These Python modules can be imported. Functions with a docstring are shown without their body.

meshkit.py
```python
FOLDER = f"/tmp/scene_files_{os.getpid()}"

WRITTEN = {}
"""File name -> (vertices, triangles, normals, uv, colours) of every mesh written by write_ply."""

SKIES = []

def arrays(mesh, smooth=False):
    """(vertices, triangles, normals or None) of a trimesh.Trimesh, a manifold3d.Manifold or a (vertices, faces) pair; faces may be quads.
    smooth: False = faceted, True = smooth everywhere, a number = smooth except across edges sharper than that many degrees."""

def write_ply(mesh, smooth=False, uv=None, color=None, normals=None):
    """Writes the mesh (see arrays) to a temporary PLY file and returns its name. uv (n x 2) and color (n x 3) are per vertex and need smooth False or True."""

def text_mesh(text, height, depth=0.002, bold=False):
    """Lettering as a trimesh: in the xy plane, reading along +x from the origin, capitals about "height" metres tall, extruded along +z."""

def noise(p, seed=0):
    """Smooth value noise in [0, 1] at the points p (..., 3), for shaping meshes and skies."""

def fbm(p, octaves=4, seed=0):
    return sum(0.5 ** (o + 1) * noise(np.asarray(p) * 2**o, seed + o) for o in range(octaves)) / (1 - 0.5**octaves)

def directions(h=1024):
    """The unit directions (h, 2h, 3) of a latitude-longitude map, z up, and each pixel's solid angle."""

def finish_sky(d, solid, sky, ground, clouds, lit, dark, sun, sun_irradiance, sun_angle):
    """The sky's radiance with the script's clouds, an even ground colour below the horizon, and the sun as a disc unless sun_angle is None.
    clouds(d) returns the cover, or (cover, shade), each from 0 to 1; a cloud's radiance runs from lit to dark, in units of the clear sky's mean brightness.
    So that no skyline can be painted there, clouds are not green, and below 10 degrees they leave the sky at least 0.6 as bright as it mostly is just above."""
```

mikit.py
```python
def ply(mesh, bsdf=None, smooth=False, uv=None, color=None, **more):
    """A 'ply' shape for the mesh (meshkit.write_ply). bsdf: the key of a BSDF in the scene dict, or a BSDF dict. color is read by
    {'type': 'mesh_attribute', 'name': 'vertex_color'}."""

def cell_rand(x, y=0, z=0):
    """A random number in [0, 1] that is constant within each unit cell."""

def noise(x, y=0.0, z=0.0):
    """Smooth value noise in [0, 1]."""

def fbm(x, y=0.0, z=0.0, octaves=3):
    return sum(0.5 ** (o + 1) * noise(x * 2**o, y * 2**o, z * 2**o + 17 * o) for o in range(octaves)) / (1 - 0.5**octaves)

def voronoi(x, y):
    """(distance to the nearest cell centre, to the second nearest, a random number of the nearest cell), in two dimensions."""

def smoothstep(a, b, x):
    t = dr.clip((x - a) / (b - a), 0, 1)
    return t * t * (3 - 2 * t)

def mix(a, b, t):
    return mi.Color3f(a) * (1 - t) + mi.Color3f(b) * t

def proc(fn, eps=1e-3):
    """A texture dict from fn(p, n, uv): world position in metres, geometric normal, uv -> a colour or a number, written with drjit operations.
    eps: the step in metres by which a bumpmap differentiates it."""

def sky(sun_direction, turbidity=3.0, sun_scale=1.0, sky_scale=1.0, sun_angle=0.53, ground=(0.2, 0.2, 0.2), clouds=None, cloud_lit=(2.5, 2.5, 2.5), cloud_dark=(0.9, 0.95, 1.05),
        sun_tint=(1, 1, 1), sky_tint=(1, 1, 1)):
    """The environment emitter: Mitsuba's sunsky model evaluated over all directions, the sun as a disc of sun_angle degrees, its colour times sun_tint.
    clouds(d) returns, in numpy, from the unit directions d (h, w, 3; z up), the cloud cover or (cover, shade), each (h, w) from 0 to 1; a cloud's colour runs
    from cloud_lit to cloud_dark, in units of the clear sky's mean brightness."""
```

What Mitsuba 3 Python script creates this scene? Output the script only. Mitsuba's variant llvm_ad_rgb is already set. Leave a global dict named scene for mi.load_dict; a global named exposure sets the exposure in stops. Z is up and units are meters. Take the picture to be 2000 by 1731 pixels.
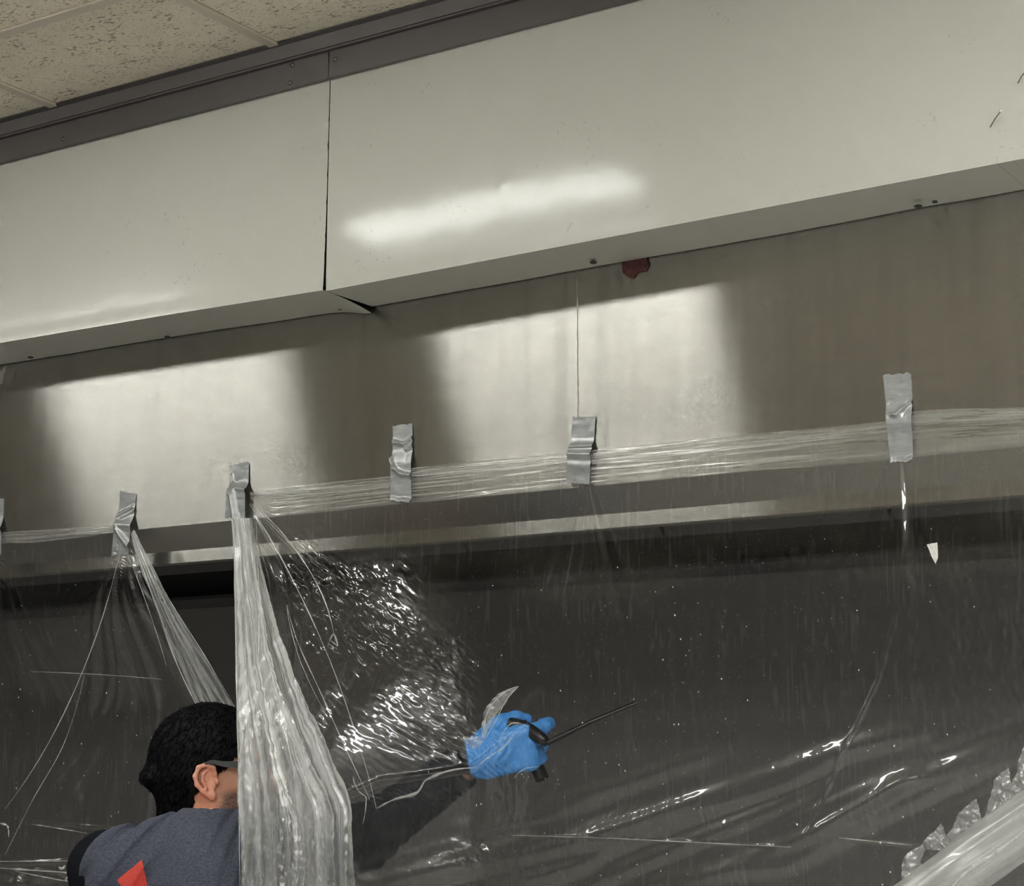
import math
import numpy as np, trimesh, mitsuba as mi, drjit as dr
import mikit, meshkit
from scipy.ndimage import gaussian_filter
from mikit import noise, fbm, smoothstep, mix, proc
T = mi.ScalarTransform4f
rng = np.random.default_rng(7)
scene, labels = {}, {}

# ------------------------------------------------------------------ camera, light level
W, H, F = 2000, 1731, 3594.0                       # picture size and focal length in pixels
EX = np.array([0.83603856, 0.09480617, -0.54041773])   # world axes seen from the camera (right, up, forward)
EY = np.array([0.5486546, -0.15200072, 0.82211551])
EZ = np.array([0.00420226, 0.98382294, 0.1790943])
R = np.stack([EX, EY, EZ])
CAM = np.array([0.0, -2.72, 1.60])
fwd, upv = R @ [0, 0, 1], R @ [0, 1, 0]
scene['camera'] = dict(type='perspective', fov=math.degrees(2 * math.atan(W / 2 / F)), fov_axis='x', near_clip=0.05, far_clip=60.0,
                       to_world=T().look_at(origin=CAM.tolist(), target=(CAM + fwd).tolist(), up=upv.tolist()))
exposure = 0.0
LIGHT = np.array([1.0, 1.0, 0.945])
LAMP_POWER = 26.5
FIXTURES_AND_FILL = [  # x0, x1, y0, y1, relative output of surface mounted lights (z = ceiling), first two inferred, rest added fill
    (-2.82, -2.02, -1.22, -1.08, 0.86), (-4.40, -3.46, -1.33, -1.16, 0.74),
    (-0.75, 0.45, -1.45, -1.25, 1.3), (0.85, 2.05, -1.45, -1.25, 1.3),  # added unseen lights, brighten the right closure panel
    (-0.9, 0.3, -3.4, -3.2, 1.0), (0.9, 2.1, -3.4, -3.2, 1.0), (-0.9, 0.3, -4.5, -4.3, 1.0), (0.9, 2.1, -4.5, -4.3, 1.0), (-0.9, 0.3, -5.6, -5.4, 1.0), (0.9, 2.1, -5.6, -5.4, 1.0)]  # more added unseen lights, raise the ceiling by bounce


def ray(px, py):
    d = R @ np.array([px - W / 2, -(py - H / 2), F])
    return d / np.linalg.norm(d)


def at(px, py, y=0.0):
    """The point of the upright plane y = const. that lies in this direction."""
    d = ray(px, py)
    return CAM + d * ((y - CAM[1]) / d[1])


def line_xz(pts, y=0.0):
    return np.array([at(a, b, y)[[0, 2]] for a, b in pts])


# ------------------------------------------------------------------ helpers
def key_of(name, parent=None):
    k = f'{parent}__{name}' if parent else name
    if k not in scene and k not in labels:
        return k
    i = 1
    while f'{k}_{i:03d}' in scene or f'{k}_{i:03d}' in labels:
        i += 1
    return f'{k}_{i:03d}'


def thing(name, label, category, group=None):
    k = key_of(name)
    labels[k] = dict(label=label, category=category)
    if group:
        labels[k]['group'] = group
    return k


def add(name, mesh, bsdf, parent=None, smooth=False, uv=None, color=None, label=None, **extra):
    k = key_of(name, parent)
    scene[k] = mikit.ply(mesh, bsdf, smooth=smooth, uv=uv, color=color, **extra)
    if label:
        labels.setdefault(k, {})['label'] = label
    return k


def struct(name, mesh, bsdf, label, **kw):
    k = add(name, mesh, bsdf, **kw)
    labels[k] = dict(label=label, category='trim' if name.startswith('trim') else name.split('_')[0], kind='structure')
    return k


def box(x0, x1, y0, y1, z0, z1, bevel=0.0):
    m = trimesh.creation.box(extents=(x1 - x0, y1 - y0, z1 - z0))
    if bevel:
        pts = []
        e = np.array([x1 - x0, y1 - y0, z1 - z0]) / 2
        for s in np.ndindex(2, 2, 2):
            s = np.array(s) * 2 - 1
            for a in range(3):
                q = s * (e - bevel)
                q[a] = s[a] * e[a]
                pts.append(q)
        m = trimesh.convex.convex_hull(np.array(pts))
    m.apply_translation([(x0 + x1) / 2, (y0 + y1) / 2, (z0 + z1) / 2])
    return m


def grid(P):
    """P (nv, nu, 3) -> (vertices, quads)."""
    nv, nu = P.shape[:2]
    i = np.arange(nv * nu).reshape(nv, nu)
    f = np.stack([i[:-1, :-1], i[:-1, 1:], i[1:, 1:], i[1:, :-1]], -1).reshape(-1, 4)
    return P.reshape(-1, 3), f


def shell(P, N, t):
    """A sheet P (nv, nu, 3) of thickness t along N, closed."""
    v0, f0 = grid(P)
    v1 = v0 + np.asarray(N) * t
    nv, nu = P.shape[:2]
    n = len(v0)
    i = np.arange(n).reshape(nv, nu)
    b = np.concatenate([i[0, :-1], i[:-1, -1], i[-1, :0:-1], i[:0:-1, 0]])
    c = np.roll(b, -1)
    side = np.stack([b, b + n, c + n, c], -1)
    return np.vstack([v0, v1]), np.vstack([f0, f0[:, ::-1] + n, side])


def tube(pts, radii, sides=8):
    p = np.asarray(pts, float)
    r = np.broadcast_to(np.asarray(radii, float), (len(p),))
    t = np.gradient(p, axis=0)
    t /= np.linalg.norm(t, axis=1, keepdims=True) + 1e-12
    ref = np.array([0, 0, 1.0]) if abs(t[0, 2]) < 0.8 else np.array([1.0, 0, 0])
    a = np.cross(t, ref)
    a /= np.linalg.norm(a, axis=1, keepdims=True) + 1e-12
    b = np.cross(t, a)
    g = np.arange(sides) * 2 * np.pi / sides
    v = p[:, None] + r[:, None, None] * (np.cos(g)[None, :, None] * a[:, None] + np.sin(g)[None, :, None] * b[:, None])
    i, j = np.meshgrid(np.arange(len(p) - 1), np.arange(sides), indexing='ij')
    q = np.stack([i * sides + j, i * sides + (j + 1) % sides, (i + 1) * sides + (j + 1) % sides, (i + 1) * sides + j], -1).reshape(-1, 4)
    f = np.vstack([q[:, [0, 1, 2]], q[:, [0, 2, 3]]])
    n = len(p) * sides
    caps = np.array([[n, (k + 1) % sides, k] for k in range(sides)] + [[n + 1, n - sides + k, n - sides + (k + 1) % sides] for k in range(sides)])
    return trimesh.Trimesh(np.vstack([v.reshape(-1, 3), p[:1], p[-1:]]), np.vstack([f, caps]), process=False)


def smooth_path(pts, n):
    p = np.asarray(pts, float)
    s = np.r_[0, np.cumsum(np.linalg.norm(np.diff(p, axis=0), axis=1))]
    from scipy.interpolate import PchipInterpolator
    return PchipInterpolator(s / s[-1], p)(np.linspace(0, 1, n))


def sstep(a, b, x):
    t = np.clip((x - a) / (b - a), 0, 1)
    return t * t * (3 - 2 * t)


def nz(p, octaves=3, seed=0):
    return meshkit.fbm(p, octaves, seed) - 0.5


# signed distances and surface nets ------------------------------------------------
def s_capsule(p, a, b, ra, rb):
    a, b = np.asarray(a), np.asarray(b)
    ab = b - a
    h = np.clip(((p - a) @ ab) / (ab @ ab), 0, 1)
    return np.linalg.norm(p - a - h[..., None] * ab, axis=-1) - (ra + (rb - ra) * h)


def s_ell(p, c, rad, M=None):
    q = p - np.asarray(c)
    if M is not None:
        q = q @ np.asarray(M).T
    k0 = np.linalg.norm(q / rad, axis=-1)
    k1 = np.linalg.norm(q / np.square(rad), axis=-1) + 1e-9
    return k0 * (k0 - 1) / k1


def s_box(p, half, r):
    q = np.abs(p) - (np.asarray(half) - r)
    return np.linalg.norm(np.maximum(q, 0), axis=-1) + np.minimum(q.max(-1), 0) - r


def smin(a, b, k):
    h = np.clip(0.5 + 0.5 * (b - a) / k, 0, 1)
    return b + (a - b) * h - k * h * (1 - h)


def nets(fn, lo, hi, h):
    """Surface nets of fn(points) < 0 in the box, cells of size h, evaluated densely only near the surface."""
    lo, hi = np.asarray(lo, float), np.asarray(hi, float)
    n = np.ceil((hi - lo) / h).astype(int) + 1
    ax = [lo[k] + h * np.arange(n[k]) for k in range(3)]
    S = 4
    cx = [a[::S] for a in ax]
    cp = np.stack(np.meshgrid(*cx, indexing='ij'), -1)
    coarse = fn(cp.reshape(-1, 3)).reshape(cp.shape[:3])
    full = np.repeat(np.repeat(np.repeat(coarse, S, 0), S, 1), S, 2)[:n[0], :n[1], :n[2]]
    near = np.abs(full) < h * S * 2.6
    idx = np.argwhere(near)
    pts = lo + idx * h
    val = np.concatenate([fn(c) for c in np.array_split(pts, max(1, len(pts) // 200000))])
    g = full.copy()
    g[near] = val
    neg = g < 0
    corners = [(a, b, c) for a in (0, 1) for b in (0, 1) for c in (0, 1)]
    sh = lambda A, o: A[o[0]:A.shape[0] - 1 + o[0], o[1]:A.shape[1] - 1 + o[1], o[2]:A.shape[2] - 1 + o[2]]
    cnt = sum(sh(neg, o).astype(np.int8) for o in corners)
    cell = (cnt > 0) & (cnt < 8)
    ci = np.argwhere(cell)
    acc, num = np.zeros((len(ci), 3)), np.zeros(len(ci))
    for o in corners:
        for k in range(3):
            if o[k] == 0:
                o2 = list(o); o2[k] = 1
                va, vb = g[tuple((ci + o).T)], g[tuple((ci + o2).T)]
                cr = (va < 0) != (vb < 0)
                t = np.where(cr, va / np.where(cr, va - vb, 1), 0)
                q = np.tile(np.array(o, float), (len(ci), 1))
                q[:, k] = t
                acc[cr] += q[cr]
                num[cr] += 1
    v = lo + h * (ci + acc / num[:, None])
    vid = -np.ones(cell.shape, int)
    vid[tuple(ci.T)] = np.arange(len(ci))
    faces = []
    for k in range(3):
        a, b = [(1, 2), (2, 0), (0, 1)][k]
        A = np.moveaxis(neg, k, 0)
        e = np.moveaxis(A[:-1] != A[1:], 0, k)
        ei = np.argwhere(e)
        ok = (ei[:, a] > 0) & (ei[:, b] > 0) & (ei[:, a] < n[a] - 1) & (ei[:, b] < n[b] - 1)
        ei = ei[ok]
        da, db = np.eye(3, dtype=int)[a], np.eye(3, dtype=int)[b]
        q = np.stack([vid[tuple((ei - x).T)] for x in (0 * da, da, da + db, db)], -1)
        flip = ~neg[tuple(ei.T)]
        q[flip] = q[flip][:, ::-1]
        faces.append(q[(q >= 0).all(1)])
    q = np.vstack(faces)
    m = trimesh.Trimesh(v, np.vstack([q[:, [0, 1, 2]], q[:, [0, 2, 3]]]), process=False)
    m.remove_unreferenced_vertices()
    return m


def relax(m, n):
    """Shrink-free smoothing."""
    from scipy.sparse import coo_matrix
    e = m.edges_unique
    k = len(m.vertices)
    A = coo_matrix((np.ones(2 * len(e)), (np.r_[e[:, 0], e[:, 1]], np.r_[e[:, 1], e[:, 0]])), (k, k)).tocsr()
    deg = np.maximum(np.asarray(A.sum(1)), 1)
    v = np.asarray(m.vertices)
    for _ in range(n):
        for lam in (0.5, -0.52):
            v = v + lam * (A @ v / deg - v)
    return trimesh.Trimesh(v, m.faces, process=False)


# ------------------------------------------------------------------ materials
def two(b):
    return dict(type='twosided', bsdf=b)


def rgb(*c):
    return dict(type='rgb', value=list(map(float, c)))


def lin(*c):
    c = np.array(c) / 255.0
    return tuple(np.where(c <= 0.04045, c / 12.92, ((c + 0.055) / 1.055) ** 2.4))


def steel_fn(base, streak):
    def fn(p, n, uv):
        s = fbm(p.x * 120, p.z * 5, 3) * 0.6 + fbm(p.x * 25, p.z * 160, 7) * 0.4
        cloud = fbm(p.x * 3.1, p.z * 3.7, 11)
        near = dr.exp(-dr.square((p.x + 1.66) / 0.10)) + 0.35
        runs = smoothstep(0.55, 0.8, noise(p.x * 95, p.z * 2.2, 21)) * near
        v = 1 + streak * (s - 0.5) + 0.22 * (cloud - 0.5) - 0.16 * runs
        return mi.Color3f(*base) * v
    return fn


scene['m_steel'] = two(dict(type='roughconductor', distribution='ggx', alpha_u=0.016, alpha_v=0.24,
                            specular_reflectance=proc(steel_fn((0.655, 0.642, 0.605), 0.34))))
scene['m_steel_plain'] = two(dict(type='roughconductor', distribution='ggx', alpha=0.22, specular_reflectance=rgb(0.50, 0.485, 0.45)))
scene['m_drip'] = two(dict(type='roughconductor', distribution='ggx', alpha=0.12, specular_reflectance=rgb(0.42, 0.41, 0.385)))
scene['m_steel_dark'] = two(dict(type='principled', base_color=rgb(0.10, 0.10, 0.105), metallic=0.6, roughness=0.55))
scene['m_trim'] = two(dict(type='roughconductor', distribution='ggx', alpha=0.28, specular_reflectance=rgb(0.155, 0.146, 0.145)))
scene['m_wall_steel'] = two(dict(type='principled', metallic=0.2, roughness=0.5, base_color=rgb(0.25, 0.247, 0.240)))


def panel_fn(p, n, uv):
    c = mix((0.50, 0.50, 0.45), (0.56, 0.56, 0.51), fbm(p.x * 2.3, p.z * 3.1, 5))
    specks = smoothstep(0.83, 0.86, noise(p.x * 210, p.z * 210, 3)) * smoothstep(0.80, 0.85, noise(p.x * 17, p.z * 17, 9))
    return c * (1 - 0.12 * specks)


scene['m_panel'] = two(dict(type='bumpmap', bump=proc(lambda p, n, uv: 0.0003 * fbm(p.x * 7, p.z * 12, 2) + 0.000012 * noise(p.x * 160, p.z * 240, 4), 2e-3), scale=1.0,
                            bsdf=dict(type='roughplastic', distribution='ggx', alpha=0.014, int_ior=1.39, diffuse_reflectance=proc(panel_fn), nonlinear=False)))


def tile_fn(p, n, uv):
    wob = 0.02 * noise(p.x * 20, p.y * 20, 1)
    dash = smoothstep(0.74, 0.80, noise(p.x * 120 + wob * 60, p.y * 300, 2)) * smoothstep(0.30, 0.6, noise(p.x * 30, p.y * 30, 8))
    pin = smoothstep(0.80, 0.84, noise(p.x * 330, p.y * 330, 5))
    c = mix((0.76, 0.70, 0.575), (0.84, 0.78, 0.655), fbm(p.x * 40, p.y * 40, 3))
    return c * (1 - 0.5 * dash) * (1 - 0.35 * pin)


scene['m_tile'] = two(dict(type='diffuse', reflectance=proc(tile_fn)))
scene['m_tile_plain'] = two(dict(type='diffuse', reflectance=rgb(0.76, 0.70, 0.575)))
scene['m_gridbar'] = two(dict(type='roughplastic', alpha=0.3, diffuse_reflectance=rgb(0.70, 0.64, 0.54)))
scene['m_wall'] = two(dict(type='diffuse', reflectance=proc(lambda p, n, uv: mix((0.19, 0.19, 0.195), (0.22, 0.22, 0.225), fbm(p.x * 2 + p.y, p.z * 2, 1)))))


def floor_fn(p, n, uv):
    u, v = p.x / 0.2, p.y / 0.2
    g = dr.minimum(dr.abs(u - dr.round(u)), dr.abs(v - dr.round(v)))
    c = mix((0.54, 0.53, 0.51), (0.60, 0.59, 0.565), mikit.cell_rand(u, v))
    return mix((0.22, 0.21, 0.20), c, smoothstep(0.015, 0.03, g))


scene['m_floor'] = two(dict(type='roughplastic', alpha=0.3, diffuse_reflectance=proc(floor_fn)))
scene['m_screw'] = two(dict(type='principled', base_color=rgb(0.10, 0.10, 0.095), metallic=0.7, roughness=0.4))
scene['m_housing'] = two(dict(type='diffuse', reflectance=rgb(0.7, 0.7, 0.68)))
scene['m_gap'] = two(dict(type='diffuse', reflectance=rgb(0.03, 0.03, 0.03)))


def tape_fn(p, n, uv):
    th = 0.5 + 0.5 * dr.sin(p.z * 5200)
    w = noise(p.x * 60, p.z * 500, 4)
    return mi.Color3f(0.42, 0.435, 0.44) * (0.9 + 0.1 * th) * (0.88 + 0.24 * w)


scene['m_tape'] = two(dict(type='principled', base_color=proc(tape_fn), metallic=0.55, roughness=0.38, specular=0.5))


def film(milky, sheen, alpha=0.10, tint=(0.92, 0.93, 0.93), tex=None):
    """Thin clear polyethylene: specular sheet, a share of milky scattering and a share of satin sheen."""
    cloud = dict(type='principledthin', base_color=rgb(*tint), diff_trans=1.0, spec_trans=0.0, roughness=0.35, eta=1.5)
    body = dict(type='blendbsdf', weight=milky if tex is None else tex, a=dict(type='thindielectric', int_ior=1.46), b=cloud)
    return dict(type='blendbsdf', weight=sheen, a=body, b=two(dict(type='roughconductor', alpha=alpha, specular_reflectance=rgb(0.95, 0.95, 0.93))))


def haze_fn(lo, hi):
    def fn(p, n, uv):
        st = smoothstep(0.60, 0.85, noise(p.x * 260, p.z * 26, 3)) * smoothstep(0.4, 0.7, noise(p.x * 30, p.z * 18, 6))
        sp = smoothstep(0.88, 0.93, noise(p.x * 420, p.z * 300, 8))
        return lo + (hi - lo) * dr.minimum(1.0, 0.7 * st + sp) + 0.004 * fbm(p.x * 9, p.z * 5, 2)
    return fn


scene['m_film'] = film(0.05, 0.024, 0.085, tex=proc(haze_fn(0.001, 0.028)))
scene['m_film_hem'] = film(0.16, 0.10, 0.12)
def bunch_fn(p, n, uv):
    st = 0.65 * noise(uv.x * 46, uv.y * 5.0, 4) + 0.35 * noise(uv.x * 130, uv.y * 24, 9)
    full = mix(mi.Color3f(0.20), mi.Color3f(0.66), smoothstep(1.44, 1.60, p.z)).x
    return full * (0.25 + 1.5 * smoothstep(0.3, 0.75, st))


scene['m_film_folds'] = film(0.42, 0.15, 0.14, tex=proc(bunch_fn))
scene['m_film_roll'] = film(0.34, 0.15, 0.14)
scene['m_film_white'] = film(0.50, 0.25, 0.15)  # whitened doubled film, the fold glints are put into its colour
scene['m_droplet'] = two(dict(type='roughplastic', alpha=0.1, diffuse_reflectance=rgb(0.8, 0.8, 0.78)))
scene['m_red_label'] = two(dict(type='roughplastic', alpha=0.15, diffuse_reflectance=proc(lambda p, n, uv: mix((0.07, 0.040, 0.038), (0.17, 0.052, 0.056), fbm(p.x * 160, p.z * 160, 3)))))
scene['m_clear_scrap'] = film(0.25, 0.12)
scene['m_wire'] = two(dict(type='principled', base_color=rgb(0.16, 0.16, 0.15), metallic=0.8, roughness=0.3))
scene['m_skin'] = two(dict(type='principled', base_color=dict(type='mesh_attribute', name='vertex_color'), roughness=0.45, specular=0.4))
scene['m_hair'] = two(dict(type='principled', base_color=proc(lambda p, n, uv: mix((0.003, 0.003, 0.004), (0.012, 0.012, 0.014), fbm(p.x * 300, p.z * 140, p.y * 300))), roughness=0.6, specular=0.08))


def shirt_fn(p, n, uv):
    h = fbm(p.x * 420, p.z * 900, p.y * 420)
    return mix((0.052, 0.058, 0.085), (0.100, 0.108, 0.142), smoothstep(0.25, 0.75, h))


scene['m_shirt'] = two(dict(type='principled', base_color=proc(shirt_fn), roughness=0.9, sheen=0.12, specular=0.1))
scene['m_sleeve'] = two(dict(type='principled', base_color=rgb(0.008, 0.009, 0.013), roughness=0.8, specular=0.1))
scene['m_print'] = two(dict(type='principled', base_color=proc(lambda p, n, uv: mi.Color3f(0.62, 0.065, 0.05) * (0.9 + 0.2 * noise(p.x * 500, p.z * 500))), roughness=0.7))
scene['m_glove'] = two(dict(type='principled', base_color=rgb(0.08, 0.32, 0.78), roughness=0.42, specular=0.5, sheen=0.2))
scene['m_black'] = two(dict(type='principled', base_color=rgb(0.012, 0.012, 0.013), roughness=0.3, specular=0.5))
scene['m_temple'] = two(dict(type='principled', base_color=rgb(0.05, 0.05, 0.052), roughness=0.35, specular=0.5))
scene['m_lens'] = dict(type='thindielectric', int_ior=1.5)
scene['m_cloth_dark'] = two(dict(type='diffuse', reflectance=rgb(0.03, 0.03, 0.035)))
scene['m_shoe'] = two(dict(type='principled', base_color=rgb(0.02, 0.02, 0.02), roughness=0.5))
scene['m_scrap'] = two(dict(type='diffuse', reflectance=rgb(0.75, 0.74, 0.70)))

# ------------------------------------------------------------------ the room
X0, X1, Y0, Y1, ZC = -7.2, 3.2, -6.5, 1.30, 3.00
struct('floor', box(X0, X1, Y0, Y1 + 0.1, -0.1, 0.0), 'm_floor', 'pale grey tiled kitchen floor')
struct('wall_back', box(X0, X1, Y1, Y1 + 0.1, 0, 3.2), 'm_wall_steel', 'dim steel clad wall behind the hood, seen through the plastic')
struct('wall_front', box(X0, X1, Y0 - 0.1, Y0, 0, 3.2), 'm_wall', 'plain grey wall behind the viewer')
struct('wall_left', box(X0 - 0.1, X0, Y0, Y1, 0, 3.2), 'm_wall', 'plain grey wall far to the left')
struct('wall_right', box(X1, X1 + 0.1, Y0, Y1, 0, 3.2), 'm_wall', 'plain grey wall far to the right')
ceil = struct('ceiling', box(X0, X1, Y0, Y1, ZC + 0.014, ZC + 0.1), 'm_tile_plain', 'beige suspended ceiling of fissured tiles in a pale metal grid')
GX, GY, PT, PV = -2.242, -0.479, 0.61, 0.145     # a grid crossing, the pitch, the face of the closure panels
for i in range(-6, 6):
    for j in range(-4, 1):
        x0, x1 = GX + i * PT + 0.008, GX + (i + 1) * PT - 0.008
        y1, y0 = GY + (j + 1) * PT - 0.008, GY + j * PT + 0.008
        y1 = min(y1, -PV - 0.004)
        add('ceiling_tile', box(x0, x1, y0, y1, ZC, ZC + 0.013, 0.002), 'm_tile', ceil)
for i in range(-6, 7):
    x = GX + i * PT
    add('grid_bar', box(x - 0.012, x + 0.012, GY - 4 * PT, -PV - 0.004, ZC - 0.006, ZC - 0.0005, 0.001), 'm_gridbar', ceil)
for j in range(-4, 1):
    y = GY + j * PT
    add('grid_bar', box(GX - 6 * PT, GX + 6 * PT, y - 0.012, y + 0.012, ZC - 0.006, ZC - 0.0005, 0.001), 'm_gridbar', ceil)
for x0, x1, y0, y1, power in FIXTURES_AND_FILL:
    z1, z2 = ZC - 0.055, ZC - 0.007
    k = thing('ceiling_and_fill_light', 'surface mounted fluorescent ceiling light behind the viewer, outside the picture, some of these added as fill', 'light', 'fluorescent ceiling lights')
    add('housing', box(x0 - 0.02, x1 + 0.02, y0 - 0.02, y1 + 0.02, z1 + 0.03, z2, 0.004), 'm_housing', k)
    P = np.array([[[x0, y1, z1], [x1, y1, z1]], [[x0, y0, z1], [x1, y0, z1]]])
    # light-giving lens: five faces of a shallow tray, normals outwards
    lens = box(x0, x1, y0, y1, z1, z1 + 0.0295)
    add('diffuser', lens, 'm_housing', k, emitter=dict(type='area', radiance=rgb(*(LIGHT * LAMP_POWER * power))))

# ------------------------------------------------------------------ the exhaust hood
HX0, HX1, ZF, ZB, ZL, YL = -5.4, 1.3, 2.100, 2.050, 2.027, 0.012
hood = thing('exhaust_hood', 'long brushed stainless steel kitchen exhaust hood above the plastic sheeting', 'hood')
XS = at(1128, 700)[0]


def face(x0, x1, dz=0.0):
    nu, nv = int((x1 - x0) / 0.04) + 2, 40
    x, z = np.meshgrid(np.linspace(x0, x1, nu), np.linspace(2.985, ZF, nv))
    y = 0.004 * nz(np.stack([x * 1.4, z * 1.1, 0 * x], -1), 2, 3) * sstep(ZF, ZF + 0.1, z)
    v, f = grid(np.stack([x, y, z], -1))
    return (v, f), v[:, [0, 2]]


for a, b in ((HX0, XS), (XS, HX1)):
    m, uv = face(a, b)
    add('front_panel', m, 'm_steel', hood, smooth=True, uv=uv)
add('weld_seam', tube([[XS, -0.0002, ZF + 0.002], [XS, -0.0002, 2.98]], 0.0006, 6), 'm_steel', hood, smooth=True)


def strip(y0, z0, y1, z1, mat, name):
    P = np.array([[[x, y0, z0] for x in np.linspace(HX0, HX1, 60)], [[x, y1, z1] for x in np.linspace(HX0, HX1, 60)]])
    v, f = grid(P)
    add(name, (v, f), mat, hood, uv=np.stack([v[:, 0], v[:, 2] + v[:, 1]], -1), smooth=True)


strip(0.0, ZF, 0.045, ZB + 0.006, 'm_drip', 'drip_edge')
YLP = 0.045
strip(YLP, ZB + 0.006, YLP, ZL + 0.004, 'm_steel', 'lip')
strip(YLP, ZL + 0.004, YLP + 0.03, ZL + 0.004, 'm_steel_plain', 'lip_return')
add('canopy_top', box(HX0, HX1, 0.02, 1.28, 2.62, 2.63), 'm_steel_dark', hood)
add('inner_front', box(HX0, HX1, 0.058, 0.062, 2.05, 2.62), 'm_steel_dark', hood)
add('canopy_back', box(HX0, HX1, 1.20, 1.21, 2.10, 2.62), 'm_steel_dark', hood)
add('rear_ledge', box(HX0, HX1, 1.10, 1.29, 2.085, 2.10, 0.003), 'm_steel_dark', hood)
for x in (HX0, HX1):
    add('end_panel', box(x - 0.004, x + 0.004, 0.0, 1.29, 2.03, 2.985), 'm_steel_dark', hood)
for k in range(13):                                # sloped grease filters inside the canopy
    xa = HX0 + 0.08 + k * 0.50
    c, s = math.cos(math.radians(50)), math.sin(math.radians(50))
    parts = []
    def slab(u0, u1, v0, v1, w0, w1):
        b = box(u0, u1, v0, v1, w0, w1)
        M = np.eye(4)
        M[:3, :3] = [[1, 0, 0], [0, c, -s], [0, s, c]]
        M[:3, 3] = [xa, 0.62, 2.115]
        M[:3, :3] = [[1, 0, 0], [0, c, s], [0, s, -c]]
        b.apply_transform(M)
        return b
    fr = trimesh.util.concatenate([slab(0, 0.49, 0, 0.03, 0, 0.03), slab(0, 0.49, 0.57, 0.60, 0, 0.03), slab(0, 0.03, 0, 0.6, 0, 0.03), slab(0.46, 0.49, 0, 0.6, 0, 0.03)])
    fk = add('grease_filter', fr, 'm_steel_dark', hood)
    if -4.6 < xa < -0.4:
        for q in range(9):
            u = 0.045 + q * 0.045
            add('baffle', slab(u, u + 0.033, 0.03, 0.57, 0.006, 0.012), 'm_steel_dark', fk)

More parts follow.
